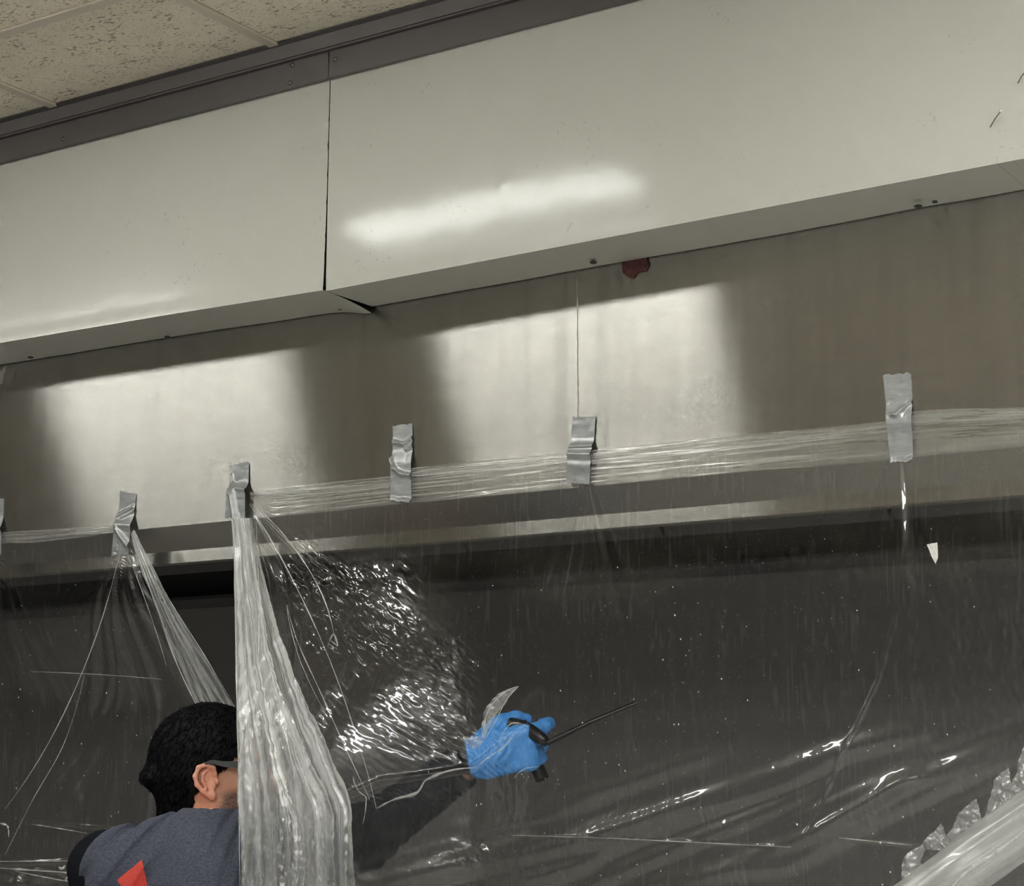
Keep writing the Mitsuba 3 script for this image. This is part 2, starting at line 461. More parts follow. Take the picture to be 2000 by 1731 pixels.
# ------------------------------------------------------------------ white closure panels between hood and ceiling
def closure(x0, x1, zb, label, warp_seed, kinks, lift=0.0, flare=-0.0006):
    k = thing('closure_panel', label, 'panel')
    nu, nv = int((x1 - x0) / 0.008), 64
    u = np.linspace(0, 1, nu)
    x = x0 + (x1 - x0) * u
    zbot = np.interp(x, *zip(*zb))
    v = np.linspace(0, 1, nv)
    X = np.tile(x, (nv, 1))
    Z = 2.935 + (zbot[None] - 2.935) * v[:, None]
    Yd = 0.0022 * nz(np.stack([X * 1.5, Z * 2.4, 0 * X], -1), 2, warp_seed) * sstep(0, 0.15, 1 - np.abs(2 * v[:, None] - 1))
    Yd = Yd - flare * v[:, None] ** 3
    for (ax_, az_), (bx_, bz_), amp, w in kinks:
        a, b = np.array([ax_, az_]), np.array([bx_, bz_])
        q = np.stack([X, Z], -1) - a
        h = np.clip((q @ (b - a)) / ((b - a) @ (b - a)), 0, 1)
        d = np.linalg.norm(q - h[..., None] * (b - a), axis=-1)
        Yd -= amp * np.exp(-(d / w) ** 2) * (1 - h)
    face_p = np.stack([X, -PV + Yd, Z], -1)
    nb = 16
    w = np.linspace(0, 1, nb + 1)[1:]
    Xf = np.tile(x, (nb, 1))
    wob = 0.004 * nz(np.stack([x * 6, 0 * x, 0 * x], -1), 2, warp_seed + 5)
    Zf = zbot[None] + wob[None] * w[:, None] + 0.012 * lift * np.exp(-((x - x1) / 0.05) ** 2)[None] * -w[:, None] ** 2
    Yf = -PV + Yd[-1][None] * (1 - w[:, None]) + (PV - 0.004) * w[:, None]
    flange = np.stack([Xf, Yf, Zf], -1)
    P = np.vstack([face_p, flange])
    add('face_sheet', P_shell(P), 'm_panel', k, smooth=35)
    return k


def P_shell(P):
    """Sheet metal 1.2 mm thick, offset inwards (+y on the face, +z on the flange)."""
    N = np.zeros_like(P)
    N[..., 1] = 1.0
    N[64:, :, 1] = 0
    N[64:, :, 2] = 1.0
    N[63, :, :] = [0, 0.7, 0.7]
    return shell(P, N.reshape(-1, 3), 0.0012)


SX = at(640, 360, -PV)[0]
kz = lambda px, py: tuple(at(px, py, -PV)[[0, 2]])
left_panel = closure(-4.75, SX - 0.0011, [(-4.75, 2.513), (-2.99, 2.499), (-2.5, 2.4945), (SX, 2.488)],
                     'off-white sheet metal closure panel, left of the vertical seam', 21,
                     [(kz(636, 236), kz(588, 250), 0.004, 0.006), (kz(636, 286), kz(582, 306), 0.006, 0.006), (kz(636, 340), kz(612, 341), 0.003, 0.005),
                      (kz(636, 396), kz(605, 402), 0.002, 0.005), (kz(634, 462), kz(608, 474), 0.003, 0.004), (kz(634, 500), kz(612, 503), 0.002, 0.004)], 1.0, 0.0065)
right_panel = closure(SX + 0.0011, 0.6, [(SX, 2.488), (-0.794, 2.500), (0.6, 2.505)],
                      'off-white sheet metal closure panel, right of the vertical seam, with a smeared highlight', 33,
                      [(kz(1660, 348), kz(1655, 364), 0.003, 0.003), (kz(1650, 348), kz(1612, 344), 0.003, 0.003), (kz(980, 355), kz(978, 412), 0.0015, 0.004)])


def screw(px, py, panel):
    d = ray(px, py)
    p = CAM + d * ((2.491 - CAM[2]) / d[2])
    m = trimesh.creation.cylinder(radius=0.0045, height=0.004, sections=6)
    r = trimesh.creation.cylinder(radius=0.0065, height=0.0015, sections=14)
    m = trimesh.util.concatenate([m, r])
    m.apply_translation([p[0], min(p[1], -0.012), 2.4885])
    add('screw', m, 'm_screw', panel)


for px, py in ((60, 696), (327, 656), (664, 601)):
    screw(px, py, left_panel)
for px, py in ((1159, 510), (1793, 400)):
    screw(px, py, right_panel)


# dark metal strip under the ceiling
def trim_strip(i, x0, x1, label):
    k = f'trim_{i}'
    prof = [(-PV - 0.0035, 2.900), (-PV - 0.005, 2.903), (-PV - 0.005, 2.958), (-PV + 0.0, 2.958)]
    P = np.array([[[x, y, z] for x in np.linspace(x0, x1, 30)] for y, z in prof])
    struct(k, grid(P), 'm_trim', label)
    return k


t1 = trim_strip(1, -4.75, SX - 0.0012, 'dark brown grey metal strip above the left closure panel')
t2 = trim_strip(2, SX + 0.0012, 0.6, 'dark brown grey metal strip above the right closure panel')
prof = [(-PV - 0.006, 2.956), (-PV - 0.0105, 2.958), (-PV - 0.0105, 2.962), (-PV - 0.0065, 2.966), (-PV - 0.009, 2.992), (-PV - 0.016, 2.997), (-PV - 0.016, 2.9985)]
struct('trim_3', grid(np.array([[[x, y, z] for x in np.linspace(-4.75, 0.6, 40)] for y, z in prof])), 'm_trim', 'dark metal angle running along the edge of the ceiling')
for px, py, t in ((124, 272, t1), (566, 162, t1), (655, 116, t2), (571, 127, t1)):
    p = at(px, py, -PV - 0.005)
    b = trimesh.creation.icosphere(2, 0.005)
    b.apply_scale([1, 0.5, 1])
    b.apply_translation([p[0], -PV - 0.0052, p[2]])
    add('rivet', b, 'm_trim', t, smooth=True)
add('seam_backing', box(SX - 0.01, SX + 0.01, -PV + 0.006, -PV + 0.010, 2.50, 2.93), 'm_gap', right_panel)

# ------------------------------------------------------------------ person
Fh = np.array([0.80, 0.585, 0.13]); Fh /= np.linalg.norm(Fh)          # where the head faces
Rh = np.cross(Fh, [0, 0, 1]); Rh /= np.linalg.norm(Rh)
Uh = np.cross(Rh, Fh)
ear_p = at(411, 1526, -0.155)
HO = ear_p - Rh * 0.078                                                  # between the ear openings
MH = np.stack([Fh, Rh, Uh])


def hl(p):
    return (p - HO) @ MH.T


def hw(f, r, u):
    return HO + f * Fh + r * Rh + u * Uh


NB = hw(-0.045, 0, -0.145)
SR, SL = at(582, 1674, -0.12), at(248, 1708, -0.24)
ER, WR = at(712, 1636, 0.105), at(928, 1479, 0.135)
tdir = (SR - SL) / np.linalg.norm(SR - SL)
bfw = np.cross([0, 0, 1], tdir); bfw /= np.linalg.norm(bfw)               # chest direction
CH = (SR + SL) / 2
pelvis = np.array([CH[0] - bfw[0] * 0.02, CH[1] - bfw[1] * 0.02, 0.95])


def head_sdf(q):
    f, r, u = q[..., 0], q[..., 1], q[..., 2]
    d = s_ell(q, (-0.008, 0, 0.040), (0.094, 0.073, 0.088))
    d = smin(d, s_ell(q, (0.040, 0, -0.020), (0.050, 0.055, 0.085)), 0.03)
    d = smin(d, s_capsule(q, (0.010, 0.048, -0.055), (0.070, 0.018, -0.095), 0.018, 0.020), 0.03)
    d = smin(d, s_capsule(q, (0.010, -0.048, -0.055), (0.070, -0.018, -0.095), 0.018, 0.020), 0.03)
    d = smin(d, s_ell(q, (0.080, 0, -0.092), (0.018, 0.022, 0.018)), 0.02)
    d = smin(d, s_capsule(q, (0.088, 0, 0.018), (0.109, 0, -0.022), 0.009, 0.012), 0.012)     # nose
    d = smin(d, s_capsule(q, (0.078, -0.035, 0.030), (0.078, 0.035, 0.030), 0.011, 0.011), 0.015)  # brow
    for s in (-1, 1):
        d = np.maximum(d, -(s_ell(q, (0.092, s * 0.032, 0.010), (0.016, 0.015, 0.010))))
        d = smin(d, s_ell(q, (0.076, s * 0.032, 0.010), (0.013, 0.013, 0.012)), 0.003)
    d = smin(d, s_ell(q, (0.088, 0, -0.056), (0.010, 0.024, 0.006)), 0.006)
    d = smin(d, s_ell(q, (0.086, 0, -0.067), (0.010, 0.020, 0.006)), 0.006)
    d = smin(d, s_capsule(q, (-0.025, 0, -0.02), (-0.050, 0, -0.20), 0.060, 0.062), 0.03)      # neck
    for s in (-1, 1):                                                                        # ears
        e = np.stack([f, s * r - 0.076, u], -1)
        e0 = s_ell(e, (-0.006, -0.004, 0.004), (0.019, 0.0055, 0.027))
        conch = s_ell(e, (0.001, 0.004, 0.001), (0.010, 0.006, 0.013))
        e0 = np.maximum(e0, -conch)
        hel = [(0.010, 0.000, 0.010), (0.008, 0.004, 0.024), (-0.004, 0.007, 0.031), (-0.018, 0.010, 0.027), (-0.026, 0.011, 0.012), (-0.024, 0.010, -0.004), (-0.014, 0.007, -0.018), (-0.004, 0.004, -0.027)]
        for a, b in zip(hel[:-1], hel[1:]):
            e0 = smin(e0, s_capsule(e, a, b, 0.0042, 0.0042), 0.004)
        ant = [(-0.002, 0.003, 0.022), (-0.012, 0.006, 0.014), (-0.014, 0.006, 0.002), (-0.008, 0.005, -0.012)]
        for a, b in zip(ant[:-1], ant[1:]):
            e0 = smin(e0, s_capsule(e, a, b, 0.0030, 0.0030), 0.003)
        e0 = smin(e0, s_ell(e, (0.001, 0.003, -0.026), (0.008, 0.0045, 0.010)), 0.005)            # lobe
        e0 = smin(e0, s_ell(e, (0.012, 0.002, -0.003), (0.004, 0.005, 0.006)), 0.003)             # tragus
        d = smin(d, e0, 0.006)
    return d


def head_world(p):
    return head_sdf(hl(p))


head_m = nets(head_world, HO - [0.17, 0.17, 0.19], HO + [0.17, 0.17, 0.17], 0.0024)
head_m = relax(head_m, 4)


def frame(a, up):
    a = a / np.linalg.norm(a)
    t = up - a * (a @ up); t /= np.linalg.norm(t)
    return a, t, np.cross(a, t)


def hand_sdf(p, w, M, curl=True, grow=0.0):
    """A right hand: M rows = along the forearm, thumb side, back of the hand."""
    q = (p - w) @ M.T
    a, t, b = q[..., 0], q[..., 1], q[..., 2]
    d = s_box(q - np.array([0.058, 0.0, 0.0]), (0.050, 0.041, 0.016), 0.014)
    d = smin(d, s_capsule(q, (-0.01, 0, 0), (0.03, 0, 0), 0.029, 0.030), 0.02)
    for i, (tt, ln) in enumerate(((0.031, 1.0), (0.010, 1.08), (-0.011, 1.02), (-0.031, 0.84))):
        k = np.array([0.101 + (0.004 if i in (1, 2) else 0), tt, 0.002])
        if curl and i > 0:
            d1, d2, d3 = np.array([0.50, 0.0, -0.86]), np.array([-0.72, 0.02, -0.69]), np.array([-0.97, 0.05, 0.2])
        elif curl:
            d1, d2, d3 = np.array([0.86, -0.05, -0.50]), np.array([0.30, -0.1, -0.95]), np.array([-0.5, -0.1, -0.86])
        else:
            d1, d2, d3 = np.array([0.95, 0, -0.3]), np.array([0.85, 0, -0.5]), np.array([0.7, 0, -0.7])
        p1 = k + d1 * 0.043 * ln; p2 = p1 + d2 * 0.028 * ln; p3 = p2 + d3 * 0.021 * ln
        for u, v, ra, rb in ((k - [0.02, 0, 0.002], k, 0.0100, 0.0105), (k, p1, 0.0105, 0.0095), (p1, p2, 0.0095, 0.0088), (p2, p3, 0.0088, 0.0078)):
            d = smin(d, s_capsule(q, u, v, ra, rb), 0.006)
    b0, b1, b2, b3 = np.array([0.022, 0.030, -0.008]), np.array([0.058, 0.050, -0.026]), np.array([0.088, 0.049, -0.040]), np.array([0.108, 0.040, -0.046])
    for u, v, ra, rb in ((b0, b1, 0.015, 0.0125), (b1, b2, 0.0115, 0.0105), (b2, b3, 0.0105, 0.0085)):
        d = smin(d, s_capsule(q, u, v, ra, rb), 0.008)
    return d - grow


ha, ht, hb = frame(at(1050, 1456, 0.20) - WR, np.array([0, 0, 1.0]) + 0.25 * (CAM - WR) / np.linalg.norm(CAM - WR))
toward = (CAM - WR) / np.linalg.norm(CAM - WR)
if hb @ toward < 0:
    hb = -hb
MR = np.stack([ha, ht, hb])
EL = SL + np.array([-0.05, 0.03, -0.29]) + bfw * 0.05
WL = EL + np.array([-0.01, 0.0, -0.22]) + bfw * 0.12
la, lt, lb = frame(WL - EL, bfw)
ML = np.stack([la, lt, -tdir * 1.0 if (np.cross(la, lt) @ -tdir) > 0 else np.cross(la, lt)])


def torso_sdf(p):
    q = p - CH
    M = np.stack([tdir, bfw, np.cross(tdir, bfw)])
    l = q @ M.T
    d = s_ell(l, (0, 0.02, -0.16), (0.185, 0.120, 0.26))
    d = smin(d, s_ell(l, (0, 0.02, -0.42), (0.165, 0.110, 0.24)), 0.06)
    d = smin(d, s_capsule(p, SL, CH + [0, 0, -0.01], 0.066, 0.075), 0.05)
    d = smin(d, s_capsule(p, SR, CH + [0, 0, -0.01], 0.066, 0.075), 0.05)
    nb = NB
    d = smin(d, s_capsule(p, SL * 0.75 + nb * 0.25 + [0, 0, 0.0], nb, 0.050, 0.055), 0.06)
    d = smin(d, s_capsule(p, SR * 0.75 + nb * 0.25 + [0, 0, 0.0], nb, 0.050, 0.055), 0.06)
    return d


def arm_sdf(p, s, e, w, g=0.0):
    return smin(s_capsule(p, s, e, 0.056 + g, 0.044 + g), s_capsule(p, e, w, 0.043 + g, 0.031 + g), 0.02)


legs = []
for s in (-1, 1):
    hip = pelvis + tdir * 0.09 * s
    foot = hip + tdir * 0.05 * s + bfw * (0.06 if s > 0 else -0.06)
    knee = (hip * 0.47 + np.array([foot[0], foot[1], 0.08]) * 0.53) + bfw * 0.02
    legs.append((hip, knee, np.array([foot[0], foot[1], 0.09])))


def leg_sdf(p, g=0.0):
    d = s_ell((p - pelvis) @ np.stack([tdir, bfw, [0, 0, 1]]).T, (0, 0, 0.02), (0.165 + g, 0.115 + g, 0.14))
    for hip, knee, ank in legs:
        d = smin(d, smin(s_capsule(p, hip, knee, 0.082 + g, 0.054 + g), s_capsule(p, knee, ank, 0.053 + g, 0.038 + g), 0.02), 0.03)
    return d


def shoe_sdf(p):
    d = None
    for hip, knee, ank in legs:
        a, b = ank + [0, 0, -0.05] - bfw * 0.04, ank + [0, 0, -0.052] + bfw * 0.16
        e = smin(s_capsule(p, a, b, 0.040, 0.036), s_capsule(p, ank + [0, 0, -0.04], ank + [0, 0, 0.02], 0.042, 0.044), 0.02)
        d = e if d is None else np.minimum(d, e)
    return np.maximum(d, 0.002 - p[..., 2])


def body_sdf(p):
    d = smin(torso_sdf(p), arm_sdf(p, SR, ER, WR), 0.03)
    d = smin(d, arm_sdf(p, SL, EL, WL), 0.03)
    d = smin(d, leg_sdf(p), 0.04)
    d = smin(d, s_capsule(p, NB, hw(-0.03, 0, -0.05), 0.058, 0.056), 0.03)
    d = np.minimum(d, hand_sdf(p, WR, MR))
    d = np.minimum(d, hand_sdf(p, WL, ML, curl=False))
    for hip, knee, ank in legs:
        d = smin(d, s_capsule(p, ank + [0, 0, -0.05], ank + [0, 0, -0.052] + bfw * 0.14, 0.032, 0.03), 0.02)
    return d


person = thing('person', 'person in a navy shirt with a red back print, reaching under the plastic', 'person')
body_m = nets(body_sdf, [SL[0] - 0.22, SL[1] - 0.25, -0.02], [WR[0] + 0.2, 0.42, NB[2] + 0.16], 0.0075)
SKIN, BEARD = np.array(lin(232, 174, 146)), np.array(lin(92, 66, 56))


def skin_colors(v):
    q = hl(v)
    f, r, u = q.T
    beard = sstep(-0.004, 0.024, f + 0.25 * (u + 0.05) * -1) * sstep(-0.012, -0.035, u) * sstep(-0.16, -0.13, u)
    n1 = meshkit.fbm(v * 260, 2, 4)
    beard = np.clip(beard * (0.65 + 0.6 * n1), 0, 1)
    hairline = sstep(-0.028, -0.042, f) * sstep(-0.10, -0.06, u)
    c = SKIN * (0.92 + 0.16 * meshkit.fbm(v * 60, 2, 9)[:, None])
    earr = np.exp(-(((f + 0.006) / 0.03) ** 2 + ((u - 0.0) / 0.04) ** 2)) * sstep(0.073, 0.08, np.abs(r))
    c = c * (1 - earr[:, None] * np.array([0.0, 0.14, 0.10]))
    return c * (1 - beard[:, None]) + BEARD * beard[:, None]


body_all = trimesh.util.concatenate([head_m, body_m])
try:
    import manifold3d as m3
    A, B = (m3.Manifold(m3.Mesh(np.asarray(m.vertices, np.float32), np.asarray(m.faces, np.uint32))) for m in (head_m, body_m))
    U = A + B
    if U.status() == m3.Error.NoError and U.num_tri() > 1000:
        o = U.to_mesh()
        body_all = trimesh.Trimesh(np.array(o.vert_properties[:, :3], float), np.array(o.tri_verts, int), process=False)
except Exception:
    pass
add('body', body_all, 'm_skin', person, smooth=True, color=skin_colors(np.asarray(body_all.vertices)))


# hair
def hair_sdf(p):
    q = hl(p)
    f, r, u = q[..., 0], q[..., 1], q[..., 2]
    d = s_ell(q, (-0.010, 0, 0.042), (0.110, 0.086, 0.104))
    d = smin(d, s_capsule(q, (-0.040, 0, 0.0), (-0.064, 0, -0.070), 0.066, 0.050), 0.03)
    d = smin(d, s_ell(q, (-0.114, 0.02, 0.022), (0.018, 0.04, 0.018)), 0.02)
    d = d - 0.004 * nz(p * 40, 2, 2) - 0.0022 * nz(p * 230, 2, 6)
    lim = np.interp(u, [-0.14, -0.085, -0.055, -0.02, 0.012, 0.030, 0.045, 0.075, 0.10, 0.2], [-0.075, -0.052, -0.038, -0.033, 0.018, 0.040, 0.052, 0.070, 0.09, 0.10])
    lim = lim + 0.012 * nz(p * 130, 2, 12)
    d = np.maximum(d, (f - lim) * 0.8)
    earhole = s_ell(np.stack([f, np.abs(r) - 0.083, u], -1), (-0.004, 0.006, 0.002), (0.028, 0.02, 0.036))
    d = np.maximum(d, -earhole)
    return np.maximum(d, -0.092 - u - 0.01 * nz(p * 90, 2, 3))


hair_m = nets(hair_sdf, HO - [0.17, 0.17, 0.14], HO + [0.17, 0.17, 0.18], 0.0026)
hp, hf = trimesh.sample.sample_surface(hair_m, 4200, seed=3)
hn = hair_m.face_normals[hf]
flow = -Uh[None] * 0.8 - Fh[None] * 0.5 + rng.normal(0, 0.35, (len(hp), 3))
flow -= hn * (flow * hn).sum(1)[:, None]
flow /= np.linalg.norm(flow, axis=1, keepdims=True)
side = np.cross(hn, flow)
L = rng.uniform(0.007, 0.016, len(hp))[:, None]
b = hp - hn * 0.001
wd = 0.0011
tv = np.stack([b - side * wd, b + side * wd, b + hn * 0.0016 - flow * wd, b + flow * L * 0.6 + hn * 0.0035 + side * 0.0006, b + flow * L + hn * 0.0035], 1)
tf = np.array([[0, 2, 3], [2, 1, 3], [1, 0, 3], [0, 3, 4], [1, 4, 3], [2, 4, 3]])
tufts = trimesh.Trimesh(tv.reshape(-1, 3), (tf[None] + 5 * np.arange(len(hp))[:, None, None]).reshape(-1, 3), process=False)
hair_m = trimesh.util.concatenate([hair_m, tufts])
add('hair', hair_m, 'm_hair', person, smooth=True, label='short thick black hair')

# glasses
gl = add('eyeglasses', trimesh.util.concatenate([tube([hw(0.100, s * 0.012, 0.016), hw(0.104, s * 0.03, 0.024), hw(0.098, s * 0.058, 0.022), hw(0.092, s * 0.068, 0.018), hw(0.096, s * 0.058, -0.008), hw(0.100, s * 0.03, -0.012), hw(0.100, s * 0.012, 0.004), hw(0.100, s * 0.012, 0.016)], 0.0022, 6) for s in (-1, 1)] + [tube([hw(0.100, -0.012, 0.012), hw(0.102, 0, 0.016), hw(0.100, 0.012, 0.012)], 0.0022, 6)]), 'm_black', person, label='black framed glasses')
for s in (-1, 1):
    pts = [(0.092, 0.0735, 0.020), (0.060, 0.082, 0.022), (0.030, 0.0865, 0.027), (0.006, 0.0865, 0.034), (-0.010, 0.084, 0.030)]
    path = smooth_path([hw(f, s * r, u) for f, r, u in pts], 24)
    w = np.interp(np.linspace(0, 1, 24), [0, 0.4, 0.8, 1], [0.0075, 0.0068, 0.004, 0.002])
    P = np.stack([path + Uh * w[:, None], path - Uh * w[:, None]])
    add('temple', shell(P, s * Rh, 0.003), 'm_temple', gl)
    g = np.stack([hw(0.100, s * 0.014, 0.014), hw(0.103, s * 0.03, 0.022), hw(0.098, s * 0.056, 0.020), hw(0.095, s * 0.056, -0.006), hw(0.099, s * 0.03, -0.010), hw(0.100, s * 0.014, 0.002)])
    add('lens', (g, np.array([[0, 1, 5], [1, 4, 5], [1, 2, 4], [2, 3, 4]])), 'm_lens', gl)


# shirt
def shirt_folds(p):
    l = (p - CH) @ np.stack([tdir, bfw, [0, 0, 1]]).T
    a, c = l[..., 0], l[..., 2]
    wob = 0.03 * nz(np.stack([a * 6, c * 5, 0 * a], -1), 2, 8)
    s1 = np.sin((a * 1.0 - c * 0.35 + wob) * 2 * np.pi / 0.034) * sstep(-0.02, 0.12, a)
    s2 = np.sin((a * 0.75 - c * 0.66 + wob * 1.4) * 2 * np.pi / 0.048) * sstep(0.02, -0.12, a)
    s1, s2 = 0.55 - 2.2 * np.abs(s1) ** 0.6 * (s1 < 0), 0.55 - 2.2 * np.abs(s2) ** 0.6 * (s2 < 0)
    s1, s2 = s1 * sstep(-0.10, 0.00, a), 1.5 * s2 * sstep(-0.02, -0.10, a)
    return 0.0050 * (s1 + s2) * (0.35 + 0.9 * meshkit.fbm(np.stack([a * 9, c * 5, 0 * a], -1), 2, 14)) + 0.004 * nz(p * 25, 2, 15)


def shirt_sdf(p):
    d = torso_sdf(p)
    d = smin(d, s_capsule(p, SR, SR * 0.85 + ER * 0.15, 0.060, 0.058), 0.03)
    d = smin(d, s_capsule(p, SL, SL * 0.6 + EL * 0.4, 0.060, 0.056), 0.03)
    d = d - 0.013 - shirt_folds(p)
    ax = np.array([Fh[0] * -0.20, Fh[1] * -0.20, 0.96])
    cut = s_capsule(p, hw(-0.052, 0, -0.118) + ax * 0.055, hw(-0.052, 0, -0.118) + ax * 0.25, 0.066, 0.09)     # neckline
    return np.maximum(np.maximum(d, -cut), 0.88 - p[..., 2])


shirt_m = nets(shirt_sdf, [SL[0] - 0.14, min(SL[1], SR[1]) - 0.24, 0.86], [max(SR[0], ER[0]) + 0.12, 0.22, NB[2] + 0.1], 0.0042)
shirt = add('shirt', shirt_m, 'm_shirt', person, smooth=True, label='navy heather short sleeved shirt')
ring = []
for g in np.linspace(0, 2 * np.pi, 49):
    c = hw(-0.052, 0, -0.120)
    d = math.cos(g) * np.array([Fh[0], Fh[1], 0.22]) + math.sin(g) * Rh
    ring.append(c + d * 0.066)
add('collar', tube(np.array(ring), 0.0085, 10), 'm_shirt', shirt, smooth=True)


def sleeve(s, e, w, cut0, end):
    a = (w - e) / np.linalg.norm(w - e)
    w2 = e + (w - e) * end
    def fn(p):
        d = smin(s_capsule(p, s, e, 0.072, 0.057), s_capsule(p, e, w2, 0.056, 0.041), 0.025)
        l = (p - e) @ np.stack([a, frame(a, np.array([0, 0, 1.0]))[1], frame(a, np.array([0, 0, 1.0]))[2]]).T
        d = d - 0.003 * np.sin(l[..., 0] * 170 + 60 * l[..., 1] + 6 * nz(p * 12, 2, 3)) * np.exp(-(l[..., 0] / 0.09) ** 2) - 0.006 * nz(p * 22, 3, 19)
        d = np.maximum(d, (p - w2) @ a)                         # cuff
        u = (e - s) / np.linalg.norm(e - s)
        return np.maximum(d, -((p - (s + (e - s) * cut0)) @ u))
    lo, hi = np.minimum(np.minimum(s, e), w) - 0.09, np.maximum(np.maximum(s, e), w) + 0.09
    return nets(fn, lo, hi, 0.0045)


add('sleeve', sleeve(SR, ER, WR, 0.0, 0.89), 'm_sleeve', person, smooth=True, label='long black sleeve of the outstretched right arm')
add('sleeve', sleeve(SL - tdir * 0.048 + bfw * 0.02 + [0, 0, 0.012], EL, WL, -0.4, 0.93), 'm_sleeve', person, smooth=True, label='long black sleeve')
add('trousers', nets(lambda p: np.maximum(np.maximum(leg_sdf(p, 0.014), p[..., 2] - 1.0), 0.09 - p[..., 2]), [pelvis[0] - 0.35, pelvis[1] - 0.35, 0.05], [pelvis[0] + 0.35, pelvis[1] + 0.35, 1.1], 0.012), 'm_cloth_dark', person, smooth=True, label='dark trousers')
add('shoes', nets(shoe_sdf, [pelvis[0] - 0.4, pelvis[1] - 0.4, -0.02], [pelvis[0] + 0.4, pelvis[1] + 0.45, 0.2], 0.007), 'm_shoe', person, smooth=True, label='black shoes')


# glove
def glove_sdf(p):
    q = (p - WR) @ MR.T
    d = hand_sdf(p, WR, MR, grow=0.0022)
    cuff = s_capsule(q, (-0.012, 0, 0), (0.035, 0, 0), 0.035, 0.030)
    d = smin(d, cuff, 0.012)
    d = d - 0.0022 * np.sin(q[..., 0] * 420 + 60 * nz(p * 16, 2, 3) + 90 * q[..., 1]) * sstep(0.1, 0.02, q[..., 0]) - 0.004 * nz(p * 60, 2, 21)
    return np.maximum(d, -0.014 - q[..., 0] + 0.01 * nz(p * 40, 2, 4))


glove_m = nets(glove_sdf, WR - 0.16, WR + 0.2, 0.0026)
add('glove', relax(glove_m, 3), 'm_glove', person, smooth=True, label='blue nitrile glove')

# red print lying on the back of the shirt
pr = np.array([(277, 1679), (262, 1692), (228, 1719), (236, 1731), (250, 1790), (276, 1830), (290, 1820), (288, 1731)], float)
import shapely
poly = shapely.Polygon(pr)
pv, pf = trimesh.creation.triangulate_polygon(poly, engine='earcut')
pm = trimesh.Trimesh(np.c_[pv, np.zeros(len(pv))], pf, process=False)
while pm.edges_unique_length.max() > 6:
    pm = pm.subdivide()
o = np.tile(CAM, (len(pm.vertices), 1))
dirs = np.array([ray(x, y) for x, y, _ in pm.vertices])
loc, ri, _ = shirt_m.ray.intersects_location(o, dirs, multiple_hits=False)
hit = np.full((len(o), 3), np.nan)
hit[ri] = loc
ok = ~np.isnan(hit[:, 0])
pf = pm.faces[ok[pm.faces].all(1)]
hit = np.where(np.isnan(hit), 0, hit) - dirs * 0.0022
add('back_print', trimesh.Trimesh(hit, pf), 'm_print', shirt, smooth=True, label='red printed shape on the back')

# spray wand
wand = thing('spray_wand', 'black spray wand held by the blue glove, its thin lance pointing into the hood', 'wand')
gp = WR + ha * 0.098 - hb * 0.030
gdir = ht * 0.96 - ha * 0.25
body_w = [gp - gdir * 0.075, gp - gdir * 0.02, gp + gdir * 0.035]
add('grip', tube(smooth_path(body_w, 12), np.interp(np.linspace(0, 1, 12), [0, .3, 1], [.013, .0135, .015]), 12), 'm_black', wand, smooth=True)
b0, b1 = gp + gdir * 0.045 - ha * 0.02, at(1068, 1452, 0.19)
add('valve_body', tube(smooth_path([b0 - ha * 0.01, b0, (b0 + b1) / 2 + ht * 0.008, b1], 14), np.interp(np.linspace(0, 1, 14), [0, .1, .5, .9, 1], [.008, .014, .0155, .012, .008]), 12), 'm_black', wand, smooth=True)
add('lance', tube([b1, at(1150, 1412, 0.24), at(1245, 1372, 0.30)], [0.0050, 0.0042, 0.0036], 8), 'm_black', wand, smooth=True)
add('trigger', tube(smooth_path([b0 + ha * 0.035, b0 + ha * 0.045 - ht * 0.03, b0 + ha * 0.038 - ht * 0.055], 8), 0.004, 8), 'm_black', wand, smooth=True)

# ------------------------------------------------------------------ plastic sheeting
ANC = {k: at(*p, -0.006)[[0, 2]] for k, p in dict(t0=(4, 1045), t1=(247, 1030), t2=(476, 985), t3=(787, 925), t4=(1138, 890), t5=(1756, 815)).items()}


def seg_d(X, Z, a, b):
    a, b = np.asarray(a), np.asarray(b)
    q = np.stack([X, Z], -1) - a
    L = (b - a) @ (b - a)
    h = (q @ (b - a)) / L
    hc = np.clip(h, 0, 1)
    return np.linalg.norm(q - hc[..., None] * (b - a), axis=-1), hc


def ridges(X, Z, items, y=0.0):
    """Sum of folds along pixel polylines: (points, width, height, profile)."""
    out = np.zeros_like(X)
    for pts, w, amp in items:
        pl = line_xz(pts, y)
        n = len(pl) - 1
        best, tt = np.full(X.shape, 9.0), np.zeros(X.shape)
        for i in range(n):
            d, h = seg_d(X, Z, pl[i], pl[i + 1])
            m = d < best
            best = np.where(m, d, best)
            tt = np.where(m, (i + h) / n, tt)
        taper = np.sin(np.pi * np.clip(tt, 0.02, 0.98)) ** 0.6
        out += amp * taper * np.exp(-(best / w) ** 2)
    return out


def blob(X, Z, px, py, rx, rz, y=0.0):
    c = at(px, py, y)
    return np.exp(-((X - c[0]) / rx) ** 2 - ((Z - c[2]) / rz) ** 2)


def fan(X, Z, a, k, t0, t1, reach, amp, seed, soft=0.05):
    """Folds that run out of a tape at point a, between the angles t0 and t1 (degrees from straight down, to the right positive)."""
    dx, dz = X - a[0], a[1] - Z
    r = np.hypot(dx, dz)
    th = np.degrees(np.arctan2(dx, dz))
    th = th + 1.5 * nz(np.stack([r * 5, th * 0.05, 0 * r], -1), 2, seed)
    wnd = sstep(t0 - 2, t0 + 2, th) * sstep(t1 + 2, t1 - 2, th)
    s = nz(np.stack([th * k, r * 0.8, 0 * r], -1), 2, seed + 1) * 2
    return amp * wnd * s * np.minimum(r / 0.12, 1) * np.exp(-np.maximum(r - reach, 0) / 0.15)


